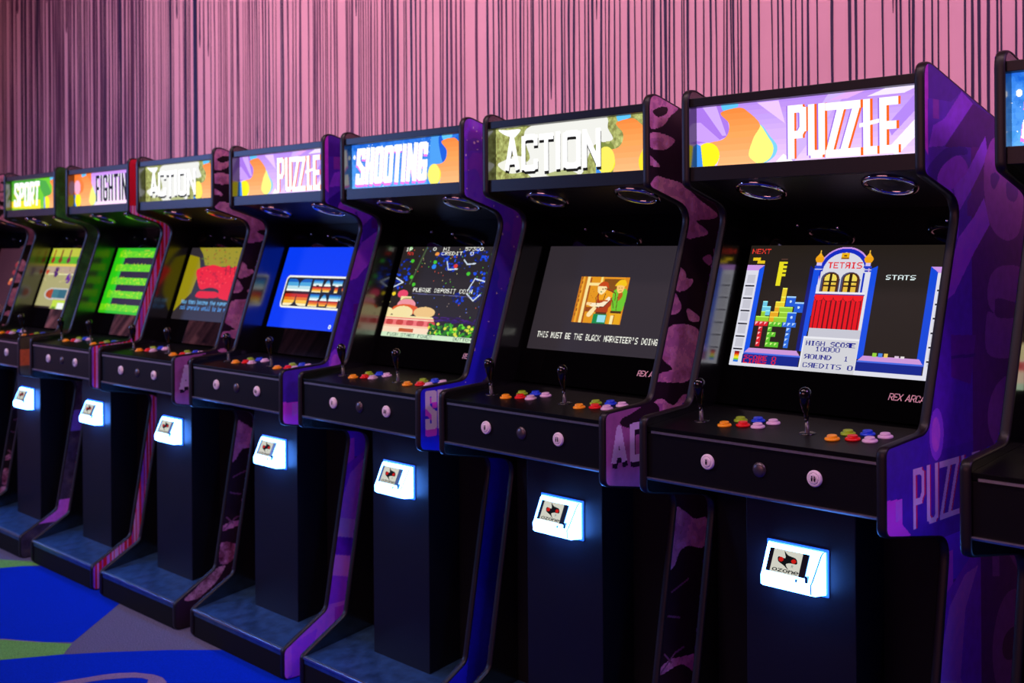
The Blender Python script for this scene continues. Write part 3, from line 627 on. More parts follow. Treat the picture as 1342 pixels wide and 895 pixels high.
def art_camo(cell):
    p = blank(cell, (30, 18, 22)); Yv = Y0 + p.X * (Y1 - Y0); Zv = Z0 - p.Y * (Z0 - Z1)
    n1 = vnoise(Yv * 1.0 + 3, Zv * 1.3 + 9, 5, 21); nz = np.round(vnoise(Yv, Zv, 34, 5, 4) * 5) / 5
    pink = np.array((154, 98, 122)) + (nz[..., None] - .5) * np.array((70, 66, 66))
    m = (n1 > .60) & (Yv > .36); p.a[m] = pink[m]
    for k, q in enumerate(CAMO):
        m = p.inside(smooth_loop(yz(q))); p.a[m] = pink[m]
    p.blob(yz([(.016, .463), (.058, .482), (.097, .482), (.09, .46), (.047, .446)]), (30, 18, 22))
    m = (Yv < .06) & (Zv < -.57) & (Zv > -.90); m &= (Zv > -.86 - Yv * .1); p.a[m] = np.array((128, 72, 112)); p.blob(yz([(-.159, -.603), (-.118, -.592), (0, -.56), (.04, -.60), (-.083, -.640), (-.159, -.625)]), (26, 14, 18))
    # foot patch and worn strokes
    q = p.inside(smooth_loop(yz([(-.19, -1.85), (-.12, -1.80), (-.04, -1.735), (.05, -1.72), (.0, -1.79), (-.06, -1.83), (-.12, -1.86)])))
    p.a[q] = (np.array((120, 84, 84)) + (nz[..., None] - .5) * 120)[q]
    q = p.inside(smooth_loop(yz([(.02, -1.60), (.09, -1.60), (.13, -1.64), (.09, -1.70), (.02, -1.70)]))); p.a[q] = (np.array((110, 70, 76)) + (nz[..., None] - .5) * 130)[q]
    for a in ([(.03, -1.53), (.12, -1.47), (.17, -1.46)], [(.06, -1.46), (.10, -1.50)], [(.1, -1.25), (.2, -1.22)], [(.08, -1.33), (.15, -1.35)]): p.line(yz(a), .0035, (96, 60, 80), (Z0 - Z1) / (Y1 - Y0))
    asp = (Z0 - Z1) / (Y1 - Y0); L = []
    for i, (c, a, b) in enumerate((('A', -.212, -.132), ('C', -.118, -.035), ('T', -.025, .05), ('I', .06, .09), ('O', .10, .18), ('N', .19, .27))):
        L.append((c, yz([(a, 0)])[0][0], yz([(b, 0)])[0][0], yz([(0, -.622)])[0][1], yz([(0, -.76)])[0][1]))
    letters(p, L, .0125, (20, 10, 18), dx=.004, dy=.007, asp=asp); letters(p, L, .0125, (206, 150, 226), asp=asp)
    return p
def art_galaxy(cell):
    p = blank(cell, (50, 30, 140)); Yv = Y0 + p.X * (Y1 - Y0); Zv = Z0 - p.Y * (Z0 - Z1)
    t = np.clip((.5 - Zv) / 1.0, 0, 1)[..., None]; n = vnoise(Yv, Zv, 6, 31)[..., None]
    base = np.array((122, 60, 176)) * (1 - t) + np.array((24, 22, 176)) * t
    base = base + (n - .5) * np.array((110, 50, 60)) * (1 - t * .6)
    band = np.exp(-((Yv - .16) / .05) ** 2)[..., None] * (Zv < .2)[..., None]; base = base * (1 - .5 * band) + np.array((30, 20, 160)) * .5 * band
    p.a[:] = np.round(base / 12) * 12
    p.fill(Zv < -.88, (26, 24, 170)); p.fill((Zv < -.88) & (Yv > .12 + (Zv + .9) * .14), (16, 14, 120))
    r = random.Random(4)
    for _ in range(240):
        y, z = r.uniform(Y0, Y1), r.uniform(-.7, Z0); s = r.choice([.0025, .003, .005]); x_, y_ = yz([(y, z)])[0]; p.ell(x_, y_, s, s * .41, (176, 150, 236))
    asp = (Z0 - Z1) / (Y1 - Y0); L = []
    for i, c in enumerate('SHOOTING'): L.append((c, yz([(-.216 + i * .068, 0)])[0][0], yz([(-.216 + i * .068 + .060, 0)])[0][0], yz([(0, -.59)])[0][1], yz([(0, -.745)])[0][1]))
    letters(p, L, .0115, (180, 50, 200), slant=.0, dx=.003, dy=.010, asp=asp); letters(p, L, .0115, (226, 170, 236), asp=asp)
    return p
def art_stripes(cell):
    p = blank(cell, (170, 22, 40)); Yv = Y0 + p.X * (Y1 - Y0); Zv = Z0 - p.Y * (Z0 - Z1); r = random.Random(9)
    x = Y0
    while x < Y1:
        w = r.choice([.008, .012, .016, .022]); p.fill((Yv > x) & (Yv < x + w) & (Zv < .24), r.choice([(150, 90, 190), (184, 110, 190), (120, 60, 160), (200, 130, 190)])); x += w + r.choice([.008, .012, .02])
    return p
def art_green(cell):
    p = blank(cell, (30, 74, 26)); Yv = Y0 + p.X * (Y1 - Y0); Zv = Z0 - p.Y * (Z0 - Z1); n = np.round(vnoise(Yv, Zv, 22, 14, 4) * 6) / 6
    p.a += (n[..., None] - .5) * np.array((30, 40, 26)); p.fill((Zv < -.55) & (Zv > -.9), (52, 54, 30)); p.fill((Zv < -.66) & (Zv > -.76) & (Yv < -.15), (150, 84, 40))
    m = (Zv < -.9); p.a[m] = (np.array((44, 44, 50)) + (n[..., None] - .5) * 50)[m]; p.fill((Zv < -1.08) & (Zv > -1.22), (90, 80, 150)); p.fill((Zv < -1.66) & (Zv > -1.80) & (Yv > -.16), (150, 84, 160))
    return p

# ------------------------------------------------------------------ cabinet
XI, XO = .413, .4403
PROFILE = rounded([(-.003, .537, .045), (-.003, .196, .03), (.232, .124, .075), (.006, -.560, .055), (-.241, -.577, .028), (-.241, -.822, .03),
                   (.143, -.886, .075), (-.002, -1.722, .05), (-.241, -1.860, .035), (-.241, -1.997, .03), (.80, -1.997, .01), (.80, .296, .02)])
def point_in(pts, X, Y):
    r = np.zeros(X.shape, bool); n = len(pts)
    for i in range(n):
        x0, y0 = pts[i]; x1, y1 = pts[(i + 1) % n]
        if y0 == y1: continue
        r ^= ((Y < y0) != (Y < y1)) & (X < x0 + (Y - y0) * (x1 - x0) / (y1 - y0))
    return r
def side_panel(parent, art, cell, right=True):
    p = art(cell)
    Yv = Y0 + p.X * (Y1 - Y0); Zv = Z0 - p.Y * (Z0 - Z1); d = .0022
    m = np.ones(p.mask.shape, bool)
    for a, b in ((d, 0), (-d, 0), (0, d), (0, -d)): m &= point_in(PROFILE, Yv + a, Zv + b)
    p.mask = m
    xf = XO + .0012
    if right: P = lambda u, w: V(xf, Y0 + u * (Y1 - Y0), Z0 + w * (Z1 - Z0))
    else: P = lambda u, w: V(-xf, Y0 + u * (Y1 - Y0), Z0 + w * (Z1 - Z0))
    mb = MB(); mb.prism_x(PROFILE, XI if right else -XO, XO if right else -XI)
    v, f, c = pic_mesh('x', p, P, 9)
    if not right: f = [t[::-1] for t in f]
    n = len(v); vv = v + mb.v; ff = f + [tuple(i + n for i in t) for t in mb.f]
    me = bpy.data.meshes.new('side_panel'); me.from_pydata(vv, [], ff); me.materials.append(M['art']); me.materials.append(M['inner'])
    me.polygons.foreach_set('material_index', [0] * len(f) + [1] * len(mb.f)); me.update(); set_cols(me, 0, c)
    return me
def molding_mesh(right=True):
    n = len(PROFILE); w = (XO - XI) / 2 + .0014; xc = (XI + XO) / 2 * (1 if right else -1); P = [Vector(q) for q in PROFILE]
    area = sum(P[i].x * P[(i + 1) % n].y - P[(i + 1) % n].x * P[i].y for i in range(n)); sgn = 1 if area > 0 else -1
    sec = [(-w, -.0035), (-w, .0005), (-w * .7, .0035), (0, .0045), (w * .7, .0035), (w, .0005), (w, -.0035)]
    v = []; f = []
    for i in range(n):
        e = (P[(i + 1) % n] - P[i - 1]).normalized(); nrm = Vector((e.y, -e.x)) * sgn
        for sx, so in sec: q = P[i] + nrm * so; v.append(V(xc + sx, q.x, q.y))
    k = len(sec)
    for i in range(n):
        j = (i + 1) % n
        for s in range(k - 1): f.append((i * k + s, i * k + s + 1, j * k + s + 1, j * k + s))
    me = bpy.data.meshes.new('edge_molding'); me.from_pydata(v, [], f); me.materials.append(M['mold']); me.polygons.foreach_set('use_smooth', [True] * len(f)); me.update()
    import bmesh
    bm = bmesh.new(); bm.from_mesh(me); bmesh.ops.recalc_face_normals(bm, faces=bm.faces); bm.to_mesh(me); bm.free()
    return me
def link(name, me, parent):
    o = bpy.data.objects.new(name, me); COL.objects.link(o); o.parent = parent; return o

def empty(name, k, dx=0.0, dy=0.0, dr=0.0):
    e = bpy.data.objects.new(name, None); COL.objects.link(e); e.empty_display_size = .2
    e.location = ((k + dx) * S, (YC + dy) * S, 0); e.rotation_euler = (0, 0, dr); return e

def ctl(y, off=0.0): return -.603 + .09 * (y + .235) + off     # height of the control panel top
CN = (0, -.09, 1)
def bez(t):   # point down the bezel plane: t=0 screen top, 1 screen bottom
    return .3314 + (.1856 - .3314) * t, -.0126 + (-.4315 + .0126) * t
BN = Vector((0, -.4189, .1458)).normalized()
COIN = None
def common_parts(root):
    """everything all the cabinets share; returned objects are copied per cabinet"""
    mL = molding_mesh(False); mR = molding_mesh(True)
    # frame round the lit marquee
    mb = MB(); mb.box(-XI, XI, .004, .062, .464, .494); mb.box(-XI, XI, .004, .062, .209, .2585)
    mb.build('marquee_frame', M['black'], root, bevel=.0012)
    mb = MB(); mb.prism_x([(.06, .494), (.795, .274), (.795, .262), (.06, .482)], -XI, XI); mb.build('roof_panel', M['black'], root)
    mb = MB(); mb.box(-XI, XI, .782, .794, -1.98, .262); mb.build('back_panel', M['recess'], root)
    # speaker board
    mb = MB(); mb.prism_x([(.036, .213), (.385, .108), (.385, .120), (.062, .218)], -XI, XI); mb.build('speaker_panel', M['speakerboard'], root)
    sn = Vector((0, -.105, -.349)).normalized()
    for cx in (-.222, .252):
        c = Vector((cx, .150, .213 - (.150 - .036) * .301)) + sn * .001
        mb = MB(); prof = [(.068, -.004), (.0675, .001), (.070, .006), (.076, .010), (.082, .0105), (.087, .008), (.0895, .002), (.0895, -.002)]
        mb.lathe(prof, c, sn, 40); o = mb.build('speaker', M['chrome'], root, smooth=True)
        mb = MB(); mb.lathe([(.0738, .0), (.06, .0005), (.03, -.004), (.018, -.001), (0, .001)], c + sn * .001, sn, 32); mb.build('speaker_grille', M['grille'], o, smooth=True)
    # bezel glass
    ya, za = bez(-.31); yb, zb = bez(1.31)
    mb = MB(); mb.prism_x([(ya, za), (yb, zb), (yb + .02, zb + .007), (ya + .02, za + .007)], -XI, XI); bz = mb.build('bezel', M['bezel'], root)
    def bzP(x, t, off=.001):
        y, z = bez(t); return (x, y + BN.y * off, z + BN.z * off)
    for x, t in ((-.212, -.17), (-.051, -.145), (.336, -.185)):
        mb = MB(); mb.lathe([(.007, -.001), (.006, .003), (.003, .0045), (0, .005)], bzP(x, t), BN, 12); mb.build('screw', M['chrome'], bz, smooth=True)
    # white brand lettering under the screen
    mb = MB(); x = .234; hw = .0015
    for ch, wd in (('R', .016), ('E', .014), ('X', .017), (' ', .008), ('A', .017), ('R', .016), ('C', .015), ('A', .017), ('D', .016), ('E', .014)):
        for st in GL.get(ch, []):
            pts = [(x + u * wd * .74 + .004 * w, 1.155 - .044 * w) for u, w in st]
            for (x0, t0), (x1, t1) in zip(pts, pts[1:]):
                a = Vector((x0, t0 * .4436)); b = Vector((x1, t1 * .4436)); dd = (b - a).normalized(); nn = Vector((-dd.y, dd.x)) * hw
                q = [a + nn - dd * hw, a - nn - dd * hw, b - nn + dd * hw, b + nn + dd * hw]
                mb.face([bzP(w_.x, w_.y / .4436, .0015) for w_ in q])
        x += wd * .74 + .0040
    mb.build('brand_lettering', M['brand'], bz)
    # control panel deck
    yb_ = .148
    mb = MB(); mb.prism_x([(-.236, ctl(-.236)), (yb_, ctl(yb_)), (yb_, ctl(yb_) - .02), (-.236, ctl(-.236) - .02)], -XI, XI); mb.build('control_panel', M['deck'], root, bevel=.001)
    mb = MB(); mb.prism_x([(-.234, -.626), (-.215, -.626), (-.215, -.765), (.13, -.835), (.13, -.848), (-.234, -.772)], -XI, XI); mb.build('control_box', M['box'], root, bevel=.001)
    mb = MB(); mb.box(-XI + .02, XI, -.2405, -.2335, -.624, -.6165); mb.build('trim_strip', M['alu'], root)
    mb = MB(); mb.prism_x([(-.2405, -.7695), (-.2405, -.7735), (-.2345, -.7800), (-.2230, -.7830), (-.2230, -.7720), (-.2330, -.7695)], -XI, XI); mb.build('trim_strip', M['alu'], root)
    # joysticks
    for jx, jy in ((-.299, -.092), (.094, -.082)):
        b = Vector((jx, jy, ctl(jy)))
        mb = MB(); mb.lathe([(.0, .030), (.006, .030), (.0072, .06), (.012, .075), (.0165, .09), (.0195, .108), (.0205, .12), (.0185, .132), (.012, .1405), (.005, .1435), (0, .144)], b, CN, 24)
        j = mb.build('joystick', M['stick'], root, smooth=True)
        mb = MB(); mb.lathe([(.0085, 0), (.0075, .002), (.0068, .034), (0, .034)], b, CN, 16); mb.build('shaft', M['shaft'], j, smooth=True)
        mb = MB(); mb.lathe([(.027, 0), (.0265, .0022), (.02, .003), (.006, .0034), (0, .0034)], b, CN, 28); mb.build('dust_washer', M['stick'], j, smooth=True)
    # push buttons
    for bx in (-.39, 0):
        for x, y, c in ((.200, -.116, 'yellow'), (.252, -.088, 'red'), (.307, -.086, 'pale'), (.207, -.036, 'green'), (.260, -.014, 'blue'), (.321, -.020, 'pale')):
            b = Vector((x + bx, y, ctl(y)))
            mb = MB(); mb.lathe([(.0225, 0), (.0232, .002), (.022, .0055), (.0175, .0072), (.0155, .0072)], b, CN, 24); o = mb.build('push_button', M[c], root, smooth=True)
            mb = MB(); mb.lathe([(.0152, .003), (.0152, .0128), (.0135, .0142), (.006, .0125), (0, .0120)], b, CN, 24); mb.build('plunger', M[c], o, smooth=True)
    # start buttons and lock on the front of the box
    FN = (0, -1, 0)
    for x, two in ((-.169, False), (.213, True)):
        b = Vector((x, -.234, -.690))
        mb = MB(); mb.lathe([(.0245, 0), (.0245, .005), (.0225, .008), (.0185, .009), (.0165, .0085)], b, FN, 28); o = mb.build('start_button', M['white'], root, smooth=True)
        mb = MB(); mb.lathe([(.0162, .004), (.0162, .0085), (.014, .0105), (.008, .0096), (0, .0095)], b, FN, 28); mb.build('plunger', M['white'], o, smooth=True)
        mb = MB()
        for q in ((-.0045, .0045) if two else (0,)):
            yy = -.234 - .0113; s_ = .8 if two else 1.0
            mb.face([(x + q + .0028 * s_ * math.cos(t), yy, -.684 + .0028 * s_ * math.sin(t)) for t in [i * math.pi / 5 for i in range(10)]])
            mb.face([(x + q - .003 * s_, yy, -.6975), (x + q + .003 * s_, yy, -.6975), (x + q + .0036 * s_, yy, -.6872), (x + q - .0036 * s_, yy, -.6872)])
        mb.build('button_icon', M['icon'], o)
    mb = MB(); mb.lathe([(.0235, 0), (.0225, .004), (.014, .0075), (.006, .009), (0, .0092)], (.022, -.234, -.690), FN, 24); mb.build('lock', M['lock'], root, smooth=True)
    # lower body
    mb = MB(); mb.prism_x([(.150, -.845), (.150, -1.83), (.165, -1.83), (.165, -.845)], -XI, XI); mb.build('recess_panel', M['recess'], root)
    mb = MB(); mb.box(-.175, .221, -.021, .150, -1.838, -.812); mb.build('front_door', M['door'], root, bevel=.002)
    mb = MB(); mb.prism_x([(-.238, -1.862), (.165, -1.800), (.165, -1.825), (-.238, -1.890)], -XI, XI); fp = mb.build('foot_platform', M['plate'], root)
    mb = MB(); mb.prism_x([(-.2425, -1.8600), (-.2425, -1.8680), (-.2385, -1.8680), (-.2285, -1.8615), (-.2270, -1.8568), (-.2385, -1.8580)], -XI, XI); mb.build('edge_strip', M['alu'], fp)
    mb = MB(); mb.box(-XI, XI, -.236, -.222, -1.997, -1.885); mb.build('kick_plate', M['recess'], root)
    # lit coin acceptor on the door
    x0, x1 = -.084, .124
    pr = [(-.0215, -.960), (-.034, -.962), (-.042, -.970), (-.077, -1.046), (-.084, -1.056), (-.083, -1.084), (-.070, -1.092), (-.0215, -1.094)]; n = len(pr)
    mb2 = MB()
    L = [(x0 + .20 * abs(y + .0215) * (1 if z > -1.0 else .5), y, z) for y, z in pr]; Rr = [(x1 - .30 * abs(y + .0215), y, z) for y, z in pr]
    for i in range(n):
        j = (i + 1) % n; mb2.face([L[i], L[j], Rr[j], Rr[i]])
    mb2.face(Rr); mb2.face(L[::-1]); ca = mb2.build('coin_acceptor', M['coin'], root, bevel=.004)
    mb = MB(); w_ = .0045
    for i in range(n - 1):
        a, b = Vector(Rr[i]), Vector(Rr[i + 1]); o_ = Vector((.0008, 0, 0)); fr = Vector((0, -.0008, .0004)); inn_ = Vector((-w_, 0, 0))
        mb.face([tuple(a + fr + inn_), tuple(b + fr + inn_), tuple(b + fr + o_), tuple(a + fr + o_)])
    for ya_, yb_2 in ((-.0215, -.032),):
        mb.box(x0 + .008, x1 - .008, -.033, -.0335 + .0005, -.9665, -.9600)
    mb.build('coin_edge', M['coinrim'], ca)
    mb = MB(); mb.box(x0 - .007, x1 + .007, -.0275, -.0212, -1.101, -.953); mb.build('backplate', M['coinrim'], ca, bevel=.002)
    def slope(x, t, off): # on the slanted face, t 0 top..1 bottom
        a = Vector((0, -.0420, -.970)); b = Vector((0, -.077, -1.046)); q = a.lerp(b, t); nn = Vector((0, -.076, .035)).normalized(); q = q + nn * off; return (x, q.y, q.z)
    xs0, xs1 = x0 + .020, x1 - .046
    mb = MB(); t0, t1 = .06, .94
    A = [slope(xs0, t0, 0), slope(xs0, t1, 0), slope(xs1, t1, 0), slope(xs1, t0, 0)]; Bq = [slope(xs0, t0, .004), slope(xs0, t1, .004), slope(xs1, t1, .004), slope(xs1, t0, .004)]
    mb.face(Bq)
    for i in range(4): mb.face([A[i], A[(i + 1) % 4], Bq[(i + 1) % 4], Bq[i]])
    mb.build('sticker_holder', M['coindark'], ca)
    pk = Pic(96, 72, (236, 236, 220)); bk = (16, 20, 18)
    pk.blob([(.36, .06), (.52, .2), (.80, .28), (.86, .5), (.62, .52), (.50, .60), (.62, .80), (.44, .66), (.22, .52), (.20, .32), (.44, .34)], bk)
    pk.ell(.30, .42, .085, .10, (220, 30, 20)); pk.ell(.74, .41, .085, .09, (220, 30, 20)); pk.text('R', .70, .58, .012, .016, (60, 120, 110)); pk.text('ozone', .06, .76, .031, .026, bk, slant=.1); pk.text('ozone', .075, .76, .031, .026, bk, slant=.1)
    sx0, sx1 = xs0 + .016, xs1 - .022
    picture_object('sticker', pk, lambda u, w: V(*slope(sx0 + u * (sx1 - sx0), t0 + w * (t1 - t0), .0046)), M['sticker'], ca)
    mb = MB(); mb.box(xs1 - .03, xs1 - .024, -.0845, -.070, -1.056, -1.047); mb.box(xs1 + .004, xs1 + .013, -.083, -.060, -1.052, -1.032)
    mb.build('coin_latch', M['coindark'], ca)
    return mL, mR

CAL = {0: (0, 0, 0), 1: (.096, -.020, .020), -1: (-.0042, -.0095, -.0218), -2: (.0007, .0045, -.0194), -3: (.0143, .0040, -.0175), -4: (-.0025, -.0046, .0011), -5: (.0022, .0060, -.0005), -6: (-.0068, -.0049, -.0063), -7: (0, 0, -.004)}
CABS = [  # k, label, art, marquee, screen, sizes
 (0, 'black arcade cabinet with lit PUZZLE marquee and falling-block game screen', art_purple, marquee_puzzle, scr_blocks, .0032, 640, 420),
 (-1, 'black arcade cabinet with ACTION marquee and subtitle about the black marketeer on screen', art_camo, marquee_action, scr_story, .0036, 520, 400),
 (-2, 'black arcade cabinet with blue SHOOTING marquee and galaxy-print purple side', art_galaxy, marquee_shooting, scr_shooter, .004, 440, 320),
 (-3, 'black arcade cabinet with PUZZLE marquee and bright blue logo screen', art_purple, marquee_puzzle, scr_logo, .005, 400, 300),
 (-4, 'black arcade cabinet with ACTION marquee and red shape on a yellow screen', art_camo, marquee_action, scr_cactus, .006, 320, 240),
 (-5, 'black arcade cabinet with FIGHTING marquee, green stepped screen and red striped side', art_stripes, marquee_fighting, scr_ladders, .006, 300, 180),
 (-6, 'black arcade cabinet with green SPORT marquee and dark green side', art_green, marquee_sport, scr_sport, .008, 260, 160),
 (-7, 'black arcade cabinet cut off by the left edge, pink and black camouflage side', art_camo, marquee_action, scr_fire, .008, 200, 120),
 (1, 'black arcade cabinet cut off by the right edge, blue starry marquee at its top', art_galaxy, marquee_shooting, scr_shooter, .010, 400, 120),
]
art_cache = {}
proto = None; MLR = None
def copy_tree(src, parent):
    for ch in src.children:
        if ch.name.split('.')[0] in ('side_panel', 'marquee', 'screen'): continue
        c = ch.copy(); COL.objects.link(c); c.parent = parent
        copy_tree(ch, c)
for k, label, art, mq, scn, cell, mw, sw in CABS:
    dx, dy, dr = CAL[k]
    root = empty('arcade_cabinet', k, dx, dy, dr)
    root['label'] = label; root['category'] = 'arcade cabinet'; root['group'] = 'arcade cabinets standing in a row along the wall'
    if proto is None:
        MLR = common_parts(root); proto = root
    else:
        copy_tree(proto, root)
    for right, cc in ((True, cell), (False, .010)):
        key = (art.__name__, cc, right)
        if key not in art_cache: art_cache[key] = side_panel(root, art, cc, right)
        o = link('side_panel', art_cache[key], root); link('edge_molding', MLR[1] if right else MLR[0], o)
    # marquee: printed sheet with light behind
    p = mq(mw); x0, x1, zt, zb, ym = -XI, XI, .4654, .2575, .0442
    bk = [[V(x0, ym + .01, zt), V(x0, ym + .01, zb), V(x1, ym + .01, zb), V(x1, ym + .01, zt)][::-1]]
    picture_object('marquee', p, lambda u, w: V(x0 + u * (x1 - x0), ym, zt + w * (zb - zt)), M['marquee'], root, (bk, M['recess']), 6)
    p = scn(sw)
    def SP(u, w):
        y, z = bez(w); return V(-.386 + .772 * u, y + BN.y * .0012, z + BN.z * .0012)
    picture_object('screen', p, SP, M['screen'], root, None, 6)
for me, nm in ((MLR[0], 'x'), (MLR[1], 'x')): pass

# ------------------------------------------------------------------ room
def U(x, y, z): return (x * S, y * S, (z - ZF) * S)
XL, XR, YB, YF, ZC = -13.0, 4.5, .92, -8.0, 3.4
rd = random.Random(17)
def drip_wall(name, origin, du, length, seed, nrm, dens=1.0):
    """painted wall with long vertical paint drips; origin + du*t is its foot line"""
    r = random.Random(seed); v = []; f = []; mi = []
    def Pt(t, z, off): return ((origin[0] + du[0] * t + nrm[0] * off) * S, (origin[1] + du[1] * t + nrm[1] * off) * S, (z - ZF) * S)
    def add(q, m): b = len(v); v.extend(q); f.append((b, b + 1, b + 2, b + 3)); mi.append(m)
    add([Pt(0, ZF, 0), Pt(length, ZF, 0), Pt(length, ZC, 0), Pt(0, ZC, 0)], 0)
    t = .01
    while t < length - .02:
        x = origin[0] + du[0] * t
        dense = name == 'wall_back' and -8.8 < x < -6.15
        mid = name == 'wall_back' and -6.15 <= x < -2.2
        w = r.choice([.006, .007, .008, .010, .012]) if r.random() < .93 else r.uniform(.013, .02)
        m = 1 if r.random() < (.97 if x > -2.2 else .35) else 2
        if dense: w *= 3.0; m = 2 if r.random() < .85 else 1
        if mid: w *= 1.35
        if name == 'wall_left': w *= 4; m = 1
        ze = ZF if r.random() < .82 else r.uniform(.5, 2.6)
        if dense: ze = ZF if r.random() < .9 else r.uniform(1.2, 2.4)
        zt = ZC; ph = r.random() * 6; am = r.uniform(.001, .0035); fr = r.uniform(1.2, 3.0); z = zt; px = None; nseg = 30
        off = .0012 + .0006 * (len(v) % 3)
        for i in range(nseg + 1):
            z = zt + (ze - zt) * i / nseg; c = t + am * math.sin(z * fr + ph) + am * .5 * math.sin(z * fr * 2.7 + ph * 2)
            ww = w * (1 + .18 * math.sin(z * 5 + ph)) * (1.35 if (ze > ZF and i == nseg - 1) else 1) * (.5 if (ze > ZF and i == nseg) else 1)
            q = (c - ww / 2, c + ww / 2, z)
            if px: add([Pt(px[0], px[2], off), Pt(q[0], q[2], off), Pt(q[1], q[2], off), Pt(px[1], px[2], off)], m)
            px = q
        g = r.choice([.007, .011, .015, .019, .024, .032]) if x > -2.2 or name != 'wall_back' else r.choice([.010, .014, .02, .028, .04])
        if dense: g = r.choice([.006, .010, .016, .03])
        t += w + g / dens
    if name == 'wall_back':
        for xx, w in ((-5.40, .050), (-5.53, .02), (-5.75, .014)):
            t = (xx - origin[0]) / du[0]
            add([Pt(t - w / 2, ZF, .004), Pt(t + w / 2, ZF, .004), Pt(t + w / 2, ZC, .004), Pt(t - w / 2, ZC, .004)], 3)
    me = bpy.data.meshes.new(name); me.from_pydata(v, [], f)
    for m_ in (M['wall'], M['drip'], M['dripmid'], M['dripnavy']): me.materials.append(m_)
    me.polygons.foreach_set('material_index', mi); me.update()
    o = bpy.data.objects.new(name, me); COL.objects.link(o); o['kind'] = 'structure'
    return o
M['wall'] = mat('painted_wall', rgb(226, 168, 186), .75, spec=.2, noise=.06, nscale=3)
M['drip'] = mat('dark_paint_drip', rgb(46, 26, 66), .5, spec=.3)
M['dripmid'] = mat('plum_paint_drip', rgb(96, 50, 84), .55, spec=.3)
M['dripnavy'] = mat('navy_paint_drip', rgb(24, 18, 66), .5, spec=.3)
drip_wall('wall_back', (XL, YB), (1, 0), XR - XL, 3, (0, -1))
drip_wall('wall_left', (XL, YF), (0, 1), YB - YF, 5, (1, 0), .9)
def slab(name, pts, m):
    me = bpy.data.meshes.new(name); me.from_pydata([U(*p) for p in pts], [], [tuple(range(len(pts)))]); me.materials.append(m); me.update()
    o = bpy.data.objects.new(name, me); COL.objects.link(o); o['kind'] = 'structure'; return o
M['dark'] = mat('dark_ceiling_paint', rgb(20, 16, 20), .9, spec=.1)
M['dimwall'] = mat('dark_plum_wall', rgb(60, 40, 54), .8, spec=.2)
slab('ceiling', [(XL, YF, ZC), (XL, YB, ZC), (XR, YB, ZC), (XR, YF, ZC)], M['dark'])
slab('wall_front', [(XL, YF, ZF), (XL, YF, ZC), (XR, YF, ZC), (XR, YF, ZF)], M['dimwall'])
slab('wall_right', [(XR, YF, ZF), (XR, YF, ZC), (XR, YB, ZC), (XR, YB, ZF)], M['dimwall'])

# carpet with large inlaid colour shapes
def carpet(name, c, amt):
    m = mat(name, rgb(*c), .95, spec=.05, noise=amt, nscale=260, bump=.4); return m
mats = [carpet('carpet_grey', (112, 112, 132), .5), carpet('carpet_blue', (4, 52, 200), .18), carpet('carpet_green', (120, 190, 90), .4), carpet('carpet_pale', (150, 130, 160), .25)]
shapes = [
 (1, [(-5.44, -.43), (-5.39, -.32), (-5.28, -.20), (-5.0, .1), (-4.5, .15), (-4.22, -.23), (-3.77, -.70), (-3.88, -.81), (-4.08, -.94), (-4.6, -1.3), (-6.2, -1.6)]),
 (2, [(-4.08, -.95), (-3.75, -.715), (-3.63, -.81), (-3.77, -1.06), (-4.2, -1.7)]),
 (3, [(-4.08, -.935), (-3.87, -.80), (-3.80, -.745), (-3.9, -.83), (-4.08, -.95)]),
 (2, [(-5.64, -.35), (-5.46, -.23), (-5.31, -.215), (-5.39, -.32), (-5.44, -.43), (-6.0, -.8), (-6.4, -.7)]),
 (1, [(-3.77, -1.07), (-3.63, -.82), (-3.5, -.64), (-3.31, -.41), (-3.16, -.26), (-3.0, -.1), (-2.0, .5), (2.5, .6), (3.5, -1.5), (1.0, -4.2), (-2.2, -3.6), (-3.9, -1.9)]),
 (2, [(-2.2, -3.6), (1.0, -4.2), (1.6, -5.6), (-2.6, -5.4)]),
 (1, [(-8.5, .3), (-7.2, .2), (-6.9, -.9), (-8.8, -1.8)]),
]
fv = []; ff = []; fm = []
def fadd(pts, m, h): b = len(fv); fv.extend([(x * S, y * S, h) for x, y in pts]); ff.append(tuple(range(b, b + len(pts)))); fm.append(m)
fadd([(XL, YF), (XR, YF), (XR, YB), (XL, YB)], 0, 0)
for i, (m, pts) in enumerate(shapes):
    a = sum(pts[j][0] * pts[(j + 1) % len(pts)][1] - pts[(j + 1) % len(pts)][0] * pts[j][1] for j in range(len(pts)))
    fadd(pts if a > 0 else pts[::-1], m, .0006 + .0002 * i)
# pale oval ring woven into the blue
out = [(-3.30, -1.1), (-3.27, -.97), (-3.24, -.87), (-3.22, -.80), (-3.19, -.74), (-3.14, -.68), (-3.05, -.63), (-2.99, -.62), (-2.92, -.635), (-2.86, -.70), (-2.84, -.82), (-2.90, -1.0), (-3.02, -1.15), (-3.2, -1.2)]
inn = [(-3.22, -1.08), (-3.205, -.98), (-3.18, -.89), (-3.155, -.82), (-3.12, -.765), (-3.09, -.72), (-3.05, -.69), (-3.01, -.68), (-2.98, -.70), (-2.955, -.76), (-2.95, -.84), (-2.98, -.97), (-3.06, -1.09), (-3.16, -1.13)]
n = len(out)
for i in range(n):
    j = (i + 1) % n; fadd([out[j], out[i], inn[i], inn[j]], 3, .0024)
me = bpy.data.meshes.new('floor'); me.from_pydata(fv, [], ff)
for m_ in mats: me.materials.append(m_)
me.polygons.foreach_set('material_index', fm); me.update()
fo = bpy.data.objects.new('floor', me); COL.objects.link(fo); fo['kind'] = 'structure'

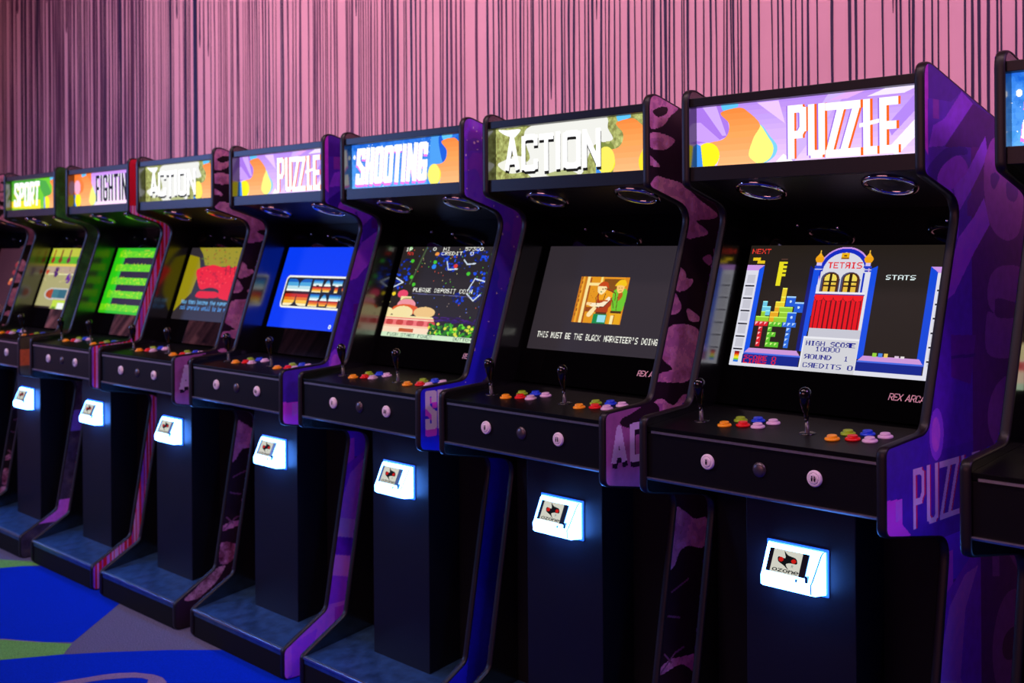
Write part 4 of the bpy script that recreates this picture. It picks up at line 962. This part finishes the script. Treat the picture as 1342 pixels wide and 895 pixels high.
# ------------------------------------------------------------------ lights
def area(name, loc, tgt, sx, sy, col, power, spread=math.pi):
    l = bpy.data.lights.new(name, 'AREA'); l.shape = 'RECTANGLE'; l.size = sx * S; l.size_y = sy * S; l.color = col; l.energy = power; l.spread = spread
    o = bpy.data.objects.new(name, l); COL.objects.link(o); o.location = U(*loc)
    d = Vector(U(*tgt)) - Vector(U(*loc)); o.rotation_euler = d.to_track_quat('-Z', 'Y').to_euler(); return o
PK = (1.0, .64, .68)
area('wall_washer', (-.4, -2.2, 3.2), (-.4, .92, 1.0), 6.0, .3, PK, 33, 2.0)
area('wall_washer', (-4.6, -2.2, 3.2), (-4.6, .92, 1.2), 3.0, .3, PK, 23, 2.0)
area('wall_washer', (-8.0, -2.0, 3.2), (-8.0, .92, 1.0), 3.0, .3, (1.0, .56, .60), 4, 2.0)
area('wall_washer', (-10.5, -3.0, 3.2), (-13, -3.0, 1.4), .3, 6.0, PK, 110, 2.0)
area('aisle_lamp', (-2.5, -3.4, 3.3), (-2.5, -2.2, -2), 4.0, 1.6, (.66, .56, 1.0), 22)
area('front_bounce', (-.8, -7.4, 1.2), (-.8, 0, -.5), 5.0, 1.2, (1.0, .38, .48), 44)  # unseen area light standing in for pink bounce off the opposite wall
area('aisle_lamp', (-9.8, -4.5, 1.2), (-5.0, -.3, -.7), 1.4, 1.0, (.22, .38, 1.0), 25, 1.5)
area('side_fill', (3.2, -.6, 2.6), (.6, .4, -.4), .8, .8, (.70, .32, 1.0), 30)  # added violet fill, no fixture, to brighten the nearest cabinet's side print
w = bpy.data.worlds.new('World'); sc.world = w; w.use_nodes = True
w.node_tree.nodes['Background'].inputs[0].default_value = (.05, .02, .06, 1); w.node_tree.nodes['Background'].inputs[1].default_value = .15

# ------------------------------------------------------------------ camera
f_, yaw, pitch, roll, cy_ = 1548.25, .79921, .00126, -.00654, 317.44
cam = bpy.data.cameras.new('camera'); co = bpy.data.objects.new('camera', cam); COL.objects.link(co)
c_, s_ = math.cos(yaw), math.sin(yaw)
fw0 = Vector((-s_, c_, 0)); r0 = Vector((c_, s_, 0)); up = Vector((0, 0, math.cos(pitch))) - math.sin(pitch) * fw0; fw = math.cos(pitch) * fw0 + Vector((0, 0, math.sin(pitch)))
rt = r0 * math.cos(roll) + up * math.sin(roll); u2 = -r0 * math.sin(roll) + up * math.cos(roll)
mt = Matrix((rt, u2, -fw)).transposed().to_4x4(); mt.translation = Vector(U(2.06902, -3.26542, 0)); co.matrix_world = mt
cam.sensor_width = 36; cam.lens = f_ / 1342 * 36; cam.shift_x = 0; cam.shift_y = (cy_ - 447.5) / 1342
cam.clip_start = .05; cam.clip_end = 100
cam.dof.use_dof = True; cam.dof.focus_distance = 3.75 * S; cam.dof.aperture_fstop = 5.0
sc.camera = co
vs = sc.view_settings; sc.display_settings.display_device = 'sRGB'
vs.view_transform = 'Standard'; vs.look = 'None'; vs.exposure = 0; vs.gamma = 1; vs.use_curve_mapping = False
try: sc.cycles.use_denoising = True
except Exception: pass
